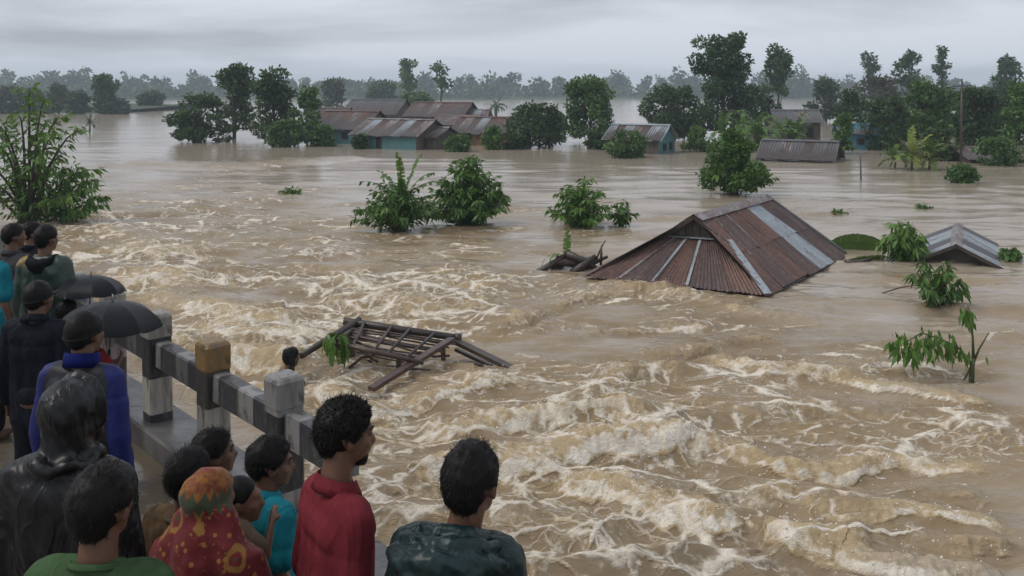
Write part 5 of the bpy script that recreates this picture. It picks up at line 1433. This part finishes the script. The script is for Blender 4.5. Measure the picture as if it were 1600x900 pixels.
        if visor:
            P0 = []; P1 = []
            for i in range(13):
                a = R(20 + 140 * i / 12); P0.append(s.hp((.082 * math.cos(a), -.012 + .10 * math.sin(a), .018))); w = math.sin(math.pi * i / 12)
                P1.append(s.hp((.080 * math.cos(a), -.012 + .10 * math.sin(a) + .07 * w, .012 - .012 * w)))
            dz = Vector((0, 0, -.005)); V = P0 + P1 + [p + dz for p in P0] + [p + dz for p in P1]
            F = [(i, i + 1, 13 + i + 1, 13 + i) for i in range(12)] + [(26 + i, 39 + i, 39 + i + 1, 26 + i + 1) for i in range(12)] + [(13 + i, 13 + i + 1, 39 + i + 1, 39 + i) for i in range(12)]
            raw('visor', V, F, mat, o, True)
        return o

def umbrella(label, c, rad, h, tilt, yaw, grip, seed):
    rs = random.Random(seed)
    root = thing('umbrella', label, 'umbrella', c, yaw, 'black umbrellas'); root.rotation_euler = (tilt[0], tilt[1], yaw)
    m = simple('umbrella_fabric', (.007, .008, .011), .42, .3, 5, .15, 160, .003, .22)
    mm = simple('umbrella_metal', (.25, .25, .26), .3, .2, metal=.9)
    n = 8
    def pt(a, f, sag=0.0): return Vector((math.cos(a) * rad * math.sin(f * 1.35) / math.sin(1.35), math.sin(a) * rad * math.sin(f * 1.35) / math.sin(1.35), h * ((math.cos(f * 1.35) - math.cos(1.35)) / (1 - math.cos(1.35))) - sag))
    for i in range(n):
        a0, a1 = 2 * math.pi * i / n, 2 * math.pi * (i + 1) / n; V = []; F = []; nu, nv = 7, 8
        for j in range(nv + 1):
            f = .02 + .98 * j / nv
            for u in range(nu):
                g = u / (nu - 1); w = 4 * g * (1 - g)
                p0, p1 = pt(a0, f), pt(a1, f); p = p0.lerp(p1, g) * 1.0
                p += Vector((math.cos((a0 + a1) / 2), math.sin((a0 + a1) / 2), 0)) * (w * rad * .02 * f) ; p.z -= w * .05 * rad * f * f - w * .02 * rad * (1 - f) * f
                if j == nv: p = p * (1 - .05 * w); 
                V.append(p)
        F = [(j * nu + u, j * nu + u + 1, (j + 1) * nu + u + 1, (j + 1) * nu + u) for j in range(nv) for u in range(nu - 1)]
        raw('canopy_panel', V, F, m, root, True)
        q = MB(); q.tube([pt(a0, f, .006) for f in (0.02, .25, .5, .75, 1.0)], .0035, 5); r_ = q.build('rib', mm, root, True)
        q = MB(); q.tube([Vector((0, 0, h * .35)), pt(a0, .5, .01)], .0025, 5); q.build('strut', mm, r_)
        q = MB(); q.ell(pt(a0, 1.0) + Vector((0, 0, -.004)), (.007, .007, .01), nu=6, nv=4); q.build('rib_tip', mm, r_)
    MB().tube([(0, 0, -grip), (0, 0, h + .02), (0, 0, h + .05)], [.006, .006, .003], 8).build('shaft', mm, root, True)
    MB().tube([(0, 0, -grip + .1), (0, 0, -grip), (.015, 0, -grip - .03), (.04, 0, -grip - .03), (.05, 0, -grip - .005)], .011, 8).build('handle', simple('black_plastic', (.01, .01, .01), .4), root, True)
    return root

C_GREEN = cloth('tee_green', (.052, .098, .042), .8)
C_BLACKRAIN = cloth('raincoat_black', (.006, .0065, .0075), .38, .35, .35, scale=3)
C_GREENRAIN = cloth('raincoat_green', (.007, .024, .025), .38, .4, .32, scale=3)
C_RED = cloth('shirt_red', (.165, .022, .030), .78)
C_TEAL = cloth('shirt_teal', (.010, .185, .235), .7)
C_NAVY = cloth('jacket_navy', (.008, .010, .017), .6, .4)
C_DARK = cloth('trousers_dark', (.010, .011, .014), .8)
C_BROWN = cloth('dress_brown', (.105, .066, .034), .8, .6, scale=22)
C_REDDRESS = cloth('dress_red', (.20, .018, .020), .75)
C_CAP = cloth('cap_black', (.005, .0055, .0065), .65, .3, .2)
C_TAN = cloth('kurta_tan', (.15, .11, .08), .8)
C_GREY = cloth('shirt_grey', (.06, .06, .065), .8)
def blue_black():
    m, nt = nodemat('jacket_blue_black'); t = NT(nt); c = t.coord('Object'); s = t.n('ShaderNodeSeparateXYZ', {0: c})
    x = t.m('ABSOLUTE', s.outputs['X']); z = s.outputs['Z']
    n = t.noise(c, 9, 4, .6); edge = t.m('ADD', x, t.m('MULTIPLY_ADD', n, .02, -.01))
    lim = t.m('MINIMUM', t.m('MULTIPLY_ADD', z, -.55, .89), .168)             # raglan line: narrower towards the neck
    blue = t.m('MAXIMUM', t.step(t.m('SUBTRACT', edge, lim), -.002, .002), t.step(z, 1.452, 1.456))
    cuff = t.m('SUBTRACT', 1, t.step(z, .70, .705))
    colr = t.mix(blue, (.014, .014, .018), (.004, .009, .105)); colr = t.mix(t.m('MULTIPLY', t.step(n, .45, .7), .4), colr, (.008, .009, .03))
    t.bsdf(Base_Color=colr, Roughness=.55, Specular_IOR_Level=.35, Normal=t.bump(t.noise(c, 30, 4, .6), .3, .01)); return m
def camo():
    m, nt = nodemat('raincoat_green_yellow'); t = NT(nt); c = t.coord('Object'); n = t.noise(c, 2.6, 3, .55, .3); n2 = t.noise(c, 9, 4, .6)
    s = t.n('ShaderNodeSeparateXYZ', {0: c})
    left = t.step(t.m('SUBTRACT', t.m('MULTIPLY', s.outputs['X'], -1.0), t.m('MULTIPLY', n2, .12)), .0, .06)
    up = t.step(s.outputs['Z'], 1.28, 1.36)
    col = t.mix(n2, (.014, .034, .026), (.026, .052, .038)); col = t.mix(t.m('MULTIPLY', t.m('MULTIPLY', left, up), t.step(n, .40, .5)), col, (.24, .15, .03))
    col = t.mix(t.m('MULTIPLY', t.step(n, .56, .66), .6), col, (.085, .07, .02))
    t.bsdf(Base_Color=col, Roughness=.42, Specular_IOR_Level=.5, Normal=t.bump(n2, .3, .01)); return m
def scarf_mat(H):
    m, nt = nodemat('scarf_print'); t = NT(nt); c = t.coord('Object'); s = t.n('ShaderNodeSeparateXYZ', {0: c})
    x, y, z = s.outputs
    n = t.noise(c, 6, 4, .6); n2 = t.noise(c, 30, 4, .65)
    ang = t.m('ARCTAN2', x, t.m('MULTIPLY', y, -1.0))
    zig = t.m('MULTIPLY', t.m('PINGPONG', t.m('ADD', ang, 10.0), .20), .16)
    zz = t.m('ADD', t.m('ADD', z, zig), t.m('MULTIPLY_ADD', n, .03, -.015))
    red = t.mix(n, (.078, .006, .009), (.14, .011, .013))
    v = t.n('ShaderNodeTexVoronoi', {'Vector': t.vmap(c, (1, 1, .8)), 'Scale': 10.0}, feature='F1').outputs['Distance']
    petal = t.m('ADD', v, t.m('MULTIPLY_ADD', n2, .30, -.15))
    dots = t.n('ShaderNodeTexVoronoi', {'Vector': c, 'Scale': 30.0}, feature='F1').outputs['Distance']
    gold = (.21, .10, .02)
    col = t.mix(t.m('SUBTRACT', 1, t.step(petal, .34, .38)), t.mix(t.m('SUBTRACT', 1, t.step(dots, .20, .26)), red, (.24, .10, .02)), gold)
    col = t.mix(t.m('SUBTRACT', 1, t.step(petal, .20, .24)), col, (.13, .012, .014))
    col = t.mix(t.m('SUBTRACT', 1, t.step(petal, .10, .14)), col, (.05, .05, .02))
    col = t.mix(t.m('MULTIPLY', t.step(n2, .60, .68), .7), col, (.30, .14, .03))
    t0 = H - .115
    col = t.mix(t.step(zz, t0, t0 + .004), col, (.045, .055, .03))           # dark green band
    col = t.mix(t.step(zz, t0 + .050, t0 + .056), col, t.mix(t.step(n2, .4, .6), (.21, .09, .016), (.13, .03, .014)))
    top = t.step(z, H - .022, H - .012)
    col = t.mix(t.m('MULTIPLY', top, .8), col, (.15, .018, .018))
    t.bsdf(Base_Color=col, Roughness=.7, Specular_IOR_Level=.25, Normal=t.bump(n2, .25, .008), Sheen_Weight=.1); return m

# -- nearest row
p = Person('person in green t-shirt with short black hair, nearest at lower left', 160, 722, 2.62, -4, -8, 4, .022)
p.trousers(C_DARK); sh = p.top('t_shirt', C_GREEN, .012, 'short', 'tee'); p.ring('neckband', C_GREEN, sh, .074, .070, 1.425, 1.440, .4); p.hair(.017, 3800, .022, seed=1)

p = Person('person in black hooded raincoat with the hood up', 113, 582, 3.15, -6, -8, -2, .03, build=1.02, head=.93)
p.trousers(C_DARK); co = p.top('raincoat', C_BLACKRAIN, .018, 'long', 'rain', .62, None, .02)
mb = MB(); p.hell(mb, (0, -.018, .012), (.112, .118, .114)); p.hell(mb, (0, -.012, -.055), (.104, .100, .075))
mb.cone(p.hp((0, -.03, -.05)), Vector((0, -.02, 1.46)) * p.k, .080 * p.k, .082 * p.k)
mb.tube([Vector((.098 * math.cos(R(a)), -.025 + .098 * math.sin(R(a)), 1.462 + .012 * math.sin(R(a) * 5))) * p.k for a in range(0, 375, 15)], .024, 10)
mb.tube([p.hp((.113 * math.cos(R(a)), .045, .005 + .118 * math.sin(R(a)))) for a in range(-40, 225, 12)], .010, 8)
mb.cone(p.hp((0, .035, .045)), p.hp((0, .065, -.10)), .068, .065)
skin_obj('hood', mb, .010, C_BLACKRAIN, p.o, 'rain', 4, 4)

p = Person('child in brown printed dress between the green t-shirt and the red scarf', 297, 697, 3.42, -20, -25, 3, .02, head=.95)
p.skirt(C_BROWN); sh = p.top('dress', C_BROWN, .012, 'short', 'tee', .7); p.ring('neck_trim', C_TAN, sh, .088, .084, 1.415, 1.432, -.1); p.hair(.016, 3800, .028, seed=2, low=-.085)

p = Person('boy with red collar in front of the brown dressed child', 335, 668, 3.85, -40, -62, 2, .018, head=.93)
p.trousers(C_DARK); sh = p.top('shirt', C_REDDRESS, .012, 'short', 'tee'); p.ring('collar', C_REDDRESS, sh, .078, .070, 1.43, 1.47); p.hair(.016, 3800, .028, seed=3); p.eyes()

p = Person('woman in red and yellow printed scarf covering her head', 330, 720, 3.0, -14, -22, 4, .022, head=.92, arms=('fwd', 'fwd'))
SC = scarf_mat(p.H + .02)
p.skirt(C_REDDRESS); p.top('dress', C_REDDRESS, .002, 'long', 'none')
mb = p.torso_mb(.012, 'elbow', 1.0, .016); p.hell(mb, (0, -.018, .016), (.085, .106, .103)); p.hell(mb, (0, -.022, -.05), (.083, .092, .09))
mb.cone(p.hp((0, -.03, -.06)), Vector((0, -.03, 1.40)) * p.k, .092 * p.k, .13 * p.k); mb.cone(p.hp((0, -.06, -.09)), Vector((0, -.06, 1.30)) * p.k, .075 * p.k, .12 * p.k)
mb.cone(p.hp((.05, -.02, -.05)), Vector((.13, -.03, 1.38)) * p.k, .05, .075); mb.cone(p.hp((-.05, -.02, -.05)), Vector((-.13, -.03, 1.38)) * p.k, .05, .075)
skin_obj('scarf', mb, .010, SC, p.o, 'veil', 3, 3)

p = Person('small child with cropped hair held at the shoulder of the scarfed woman', 376, 742, 3.16, -60, -80, 0, .008, arms=('down', 'face'), head=.92, base_z=.52, voxel=.009)
p.top('frock', C_TAN, .010, 'short', 'tee'); p.hair(.004, 1800, .008, seed=4, width=.002)

p = Person('boy in teal shirt with collar, looking to the right', 424, 680, 3.62, -48, -68, -5, .022, voxel=.009, head=.92)
p.trousers(C_DARK); sh = p.top('shirt', C_TEAL, .013, 'short', 'shirt'); p.ring('collar', C_TEAL, sh, .072, .062, 1.425, 1.468, .35, .3, .005, .010); p.hair(.020, 3800, .022, seed=5); p.eyes()

p = Person('man in red shirt with curly black hair beside the broken rail', 541, 618, 3.0, -56, -60, -7, .03, voxel=.009, build=.86, lean=.06, head=.92)
p.trousers(C_DARK); sh = p.top('shirt', C_RED, .009, 'elbow', 'shirt'); p.ring('collar', C_RED, sh, .070, .060, 1.425, 1.470, .35, .3, .005, .008); p.hair(.019, 4800, .018, 1.0, 6, -.075, 1.3, .45, .5, .0028); p.eyes()
mb = MB(); p.hell(mb, (0, .050, -.085), (.047, .047, .034)); p.hell(mb, (0, .076, -.104), (.025, .02, .018)); skin_obj('beard', mb, .009, HAIR, p.o, 'none', 1, 2)

p = Person('man in dark green rain jacket with hood down, nearest at lower centre', 738, 688, 2.78, -14, -26, 3, .022, build=.95, voxel=.009, hdx=.045)
p.trousers(C_DARK); co = p.top('rain_jacket', C_GREENRAIN, .016, 'long', 'rain', .72, None, .02)
mb = MB(); k = p.k
for r_, z, y, rr in ((.100, 1.500, -.03, .026), (.138, 1.490, -.055, .030), (.168, 1.455, -.075, .034)):
    P = [Vector((math.cos(a) * r_ * 1.05, y + math.sin(a) * r_ * (.85 if math.sin(a) < 0 else .6), z - .012 + .035 * min(0, math.sin(a)) * -.2 - .045 * (1 - abs(math.sin(a))))) * k for a in [R(178 + 184 * i / 14) for i in range(15)]]
    mb.tube(P, [rr * k * (.55 + .45 * math.sin(math.pi * i / 14)) for i in range(15)], 12)
P = [Vector((x, -.175 - .02 * math.cos(x * 12), 1.43 - .9 * max(0, .10 - abs(x)))) * k for x in [-.14 + .28 * i / 10 for i in range(11)]]
mb.tube(P, [.03 * k + .035 * k * math.sin(math.pi * i / 10) for i in range(11)], 12)
mb.ell(Vector((0, -.18, 1.36)) * k, (.13 * k, .065 * k, .10 * k))
skin_obj('hood', mb, .008, C_GREENRAIN, co, 'bunch', 6, 1); p.hair(.018, 3800, .022, seed=7)

# -- further along the railing
p = Person('man in blue and black jacket with black cap and dangling right hand', 133, 482, 4.5, -6, -16, 3, .018, voxel=.0095)
p.trousers(C_DARK); co = p.top('jacket', blue_black(), .010, 'long', 'shirt', .78); p.ring('collar', cloth('collar_blue', (.004, .009, .105), .6), co, .083, .075, 1.43, 1.50); p.hair(.008, 1500, .014, seed=8); p.cap(C_CAP, False)
p = Person('man in plain navy jacket with dark cap at the left edge', 73, 435, 5.7, -4, -12, 4, .018, build=1.1, voxel=.012)
p.trousers(C_DARK); co = p.top('jacket', C_NAVY, .012, 'long', 'shirt', .76); p.ring('collar', C_NAVY, co, .085, .078, 1.43, 1.48, .3, .2, .007, .010); p.hair(.008, 1200, .014, seed=9); p.cap(C_CAP, True)
p.o.location.x -= .05
p = Person('man in green and yellow stained rain jacket beyond the navy jacket', 73, 350, 7.4, -6, -14, 2, .016, voxel=.014)
p.trousers(C_DARK); co = p.top('rain_jacket', camo(), .026, 'long', 'rain', .74); mb = MB()
P = [Vector((math.cos(a) * .105, -.04 + math.sin(a) * .09, 1.435 + .02 * math.sin(a))) * p.k for a in [R(150 + 240 * i / 12) for i in range(13)]]
mb.tube(P, .035, 10); mb.ell(Vector((0, -.11, 1.38)) * p.k, (.08, .04, .06)); skin_obj('hood', mb, .014, C_DARK, co, 'bunch', 2, 2); p.hair(.012, 1200, .02, seed=10)
for lb_, x, y, d, m_, hy, sd in (('bareheaded person by the far post, left of two', 22, 348, 7.7, C_GREY, -40, 11), ('bareheaded person by the far post, right of two', 51, 345, 8.3, C_DARK, -50, 12),
                        ('person in teal shirt cut by the left edge, the farther one', -20, 352, 7.0, C_TEAL, -20, 13), ('person in teal shirt cut by the left edge, the nearer one', -34, 412, 5.9, C_TEAL, -20, 14)):
    p = Person(lb_, x, y, d, -15, hy, 2, .016, voxel=.014, head=.92); p.trousers(C_DARK); sh = p.top('shirt', m_, .014, 'short', 'tee'); p.ring('collar', m_, sh, .078, .070, 1.43, 1.47); p.hair(.013, 1000, .02, seed=sd)
# children under the umbrellas
p = Person('child in red dress under the nearer black umbrella', 140, 494, 6.1, -25, -60, 0, .014, voxel=.012, arms=('down', 'umb'))
p.skirt(C_REDDRESS); sh = p.top('dress', C_REDDRESS, .012, 'short', 'tee', .7); p.hair(.014, 1200, .022, seed=15); p.eyes()
hw = Matrix.Rotation(p.byaw, 3, 'Z') @ p.J['R'][2] + p.base
umbrella('black umbrella in front, over the child in red', Vector((hw.x - .08, hw.y + .05, 1.10)), .35, .17, (R(-2), R(3), ), .2, 1.10 - hw.z + .04, 1)
p = Person('child in dark shirt hidden under the farther black umbrella', 106, 468, 7.15, -25, -40, 0, .014, voxel=.014, arms=('down', 'umb'))
p.trousers(C_DARK); p.top('shirt', C_DARK, .012, 'short', 'tee'); p.hair(.013, 1000, .02, seed=16)
hw = Matrix.Rotation(p.byaw, 3, 'Z') @ p.J['R'][2] + p.base
umbrella('black umbrella behind, partly hidden by the front one', Vector((hw.x - .02, hw.y + .04, 1.10)), .27, .14, (R(-3), R(2)), .5, 1.10 - hw.z + .04, 2)
# swimmer clinging to the wreck
p = Person('swimmer with black headcloth in the water by the wreck', 455, 543, 11.0, -40, -35, 0, .012, voxel=.014, arms=('down', 'down'), base_z=-2.35)
p.top('shirt', C_DARK, .010, 'short', 'tee'); p.hair(.010, 900, .02, seed=17)
mb = MB(); p.hell(mb, (0, -.016, .058), (.086, .106, .062)); mb.cone(p.hp((.085, -.04, .02)), p.hp((.12, -.06, -.12)), .018, .01); mb.cone(p.hp((.075, -.06, .02)), p.hp((.085, -.1, -.13)), .018, .012)
skin_obj('headcloth', mb, .013, C_CAP, p.o, 'bunch', 2, 2)
# ------------------------------------------------------------------ damp air over the flood
def haze():
    m, nt = nodemat('damp_air'); t = NT(nt)
    v = t.n('ShaderNodeVolumePrincipled', {'Color': (.74, .88, 1.0), 'Density': .00075, 'Anisotropy': 0.0})
    t.n('ShaderNodeOutputMaterial', {'Volume': v.outputs[0]})
    b = MB(); b.box((0, 795, 13), (3100, 1740, 34.6))
    o = b.build('haze', m); tag(o, 'thin grey blue rain haze over the flood', kind='stuff')
haze()
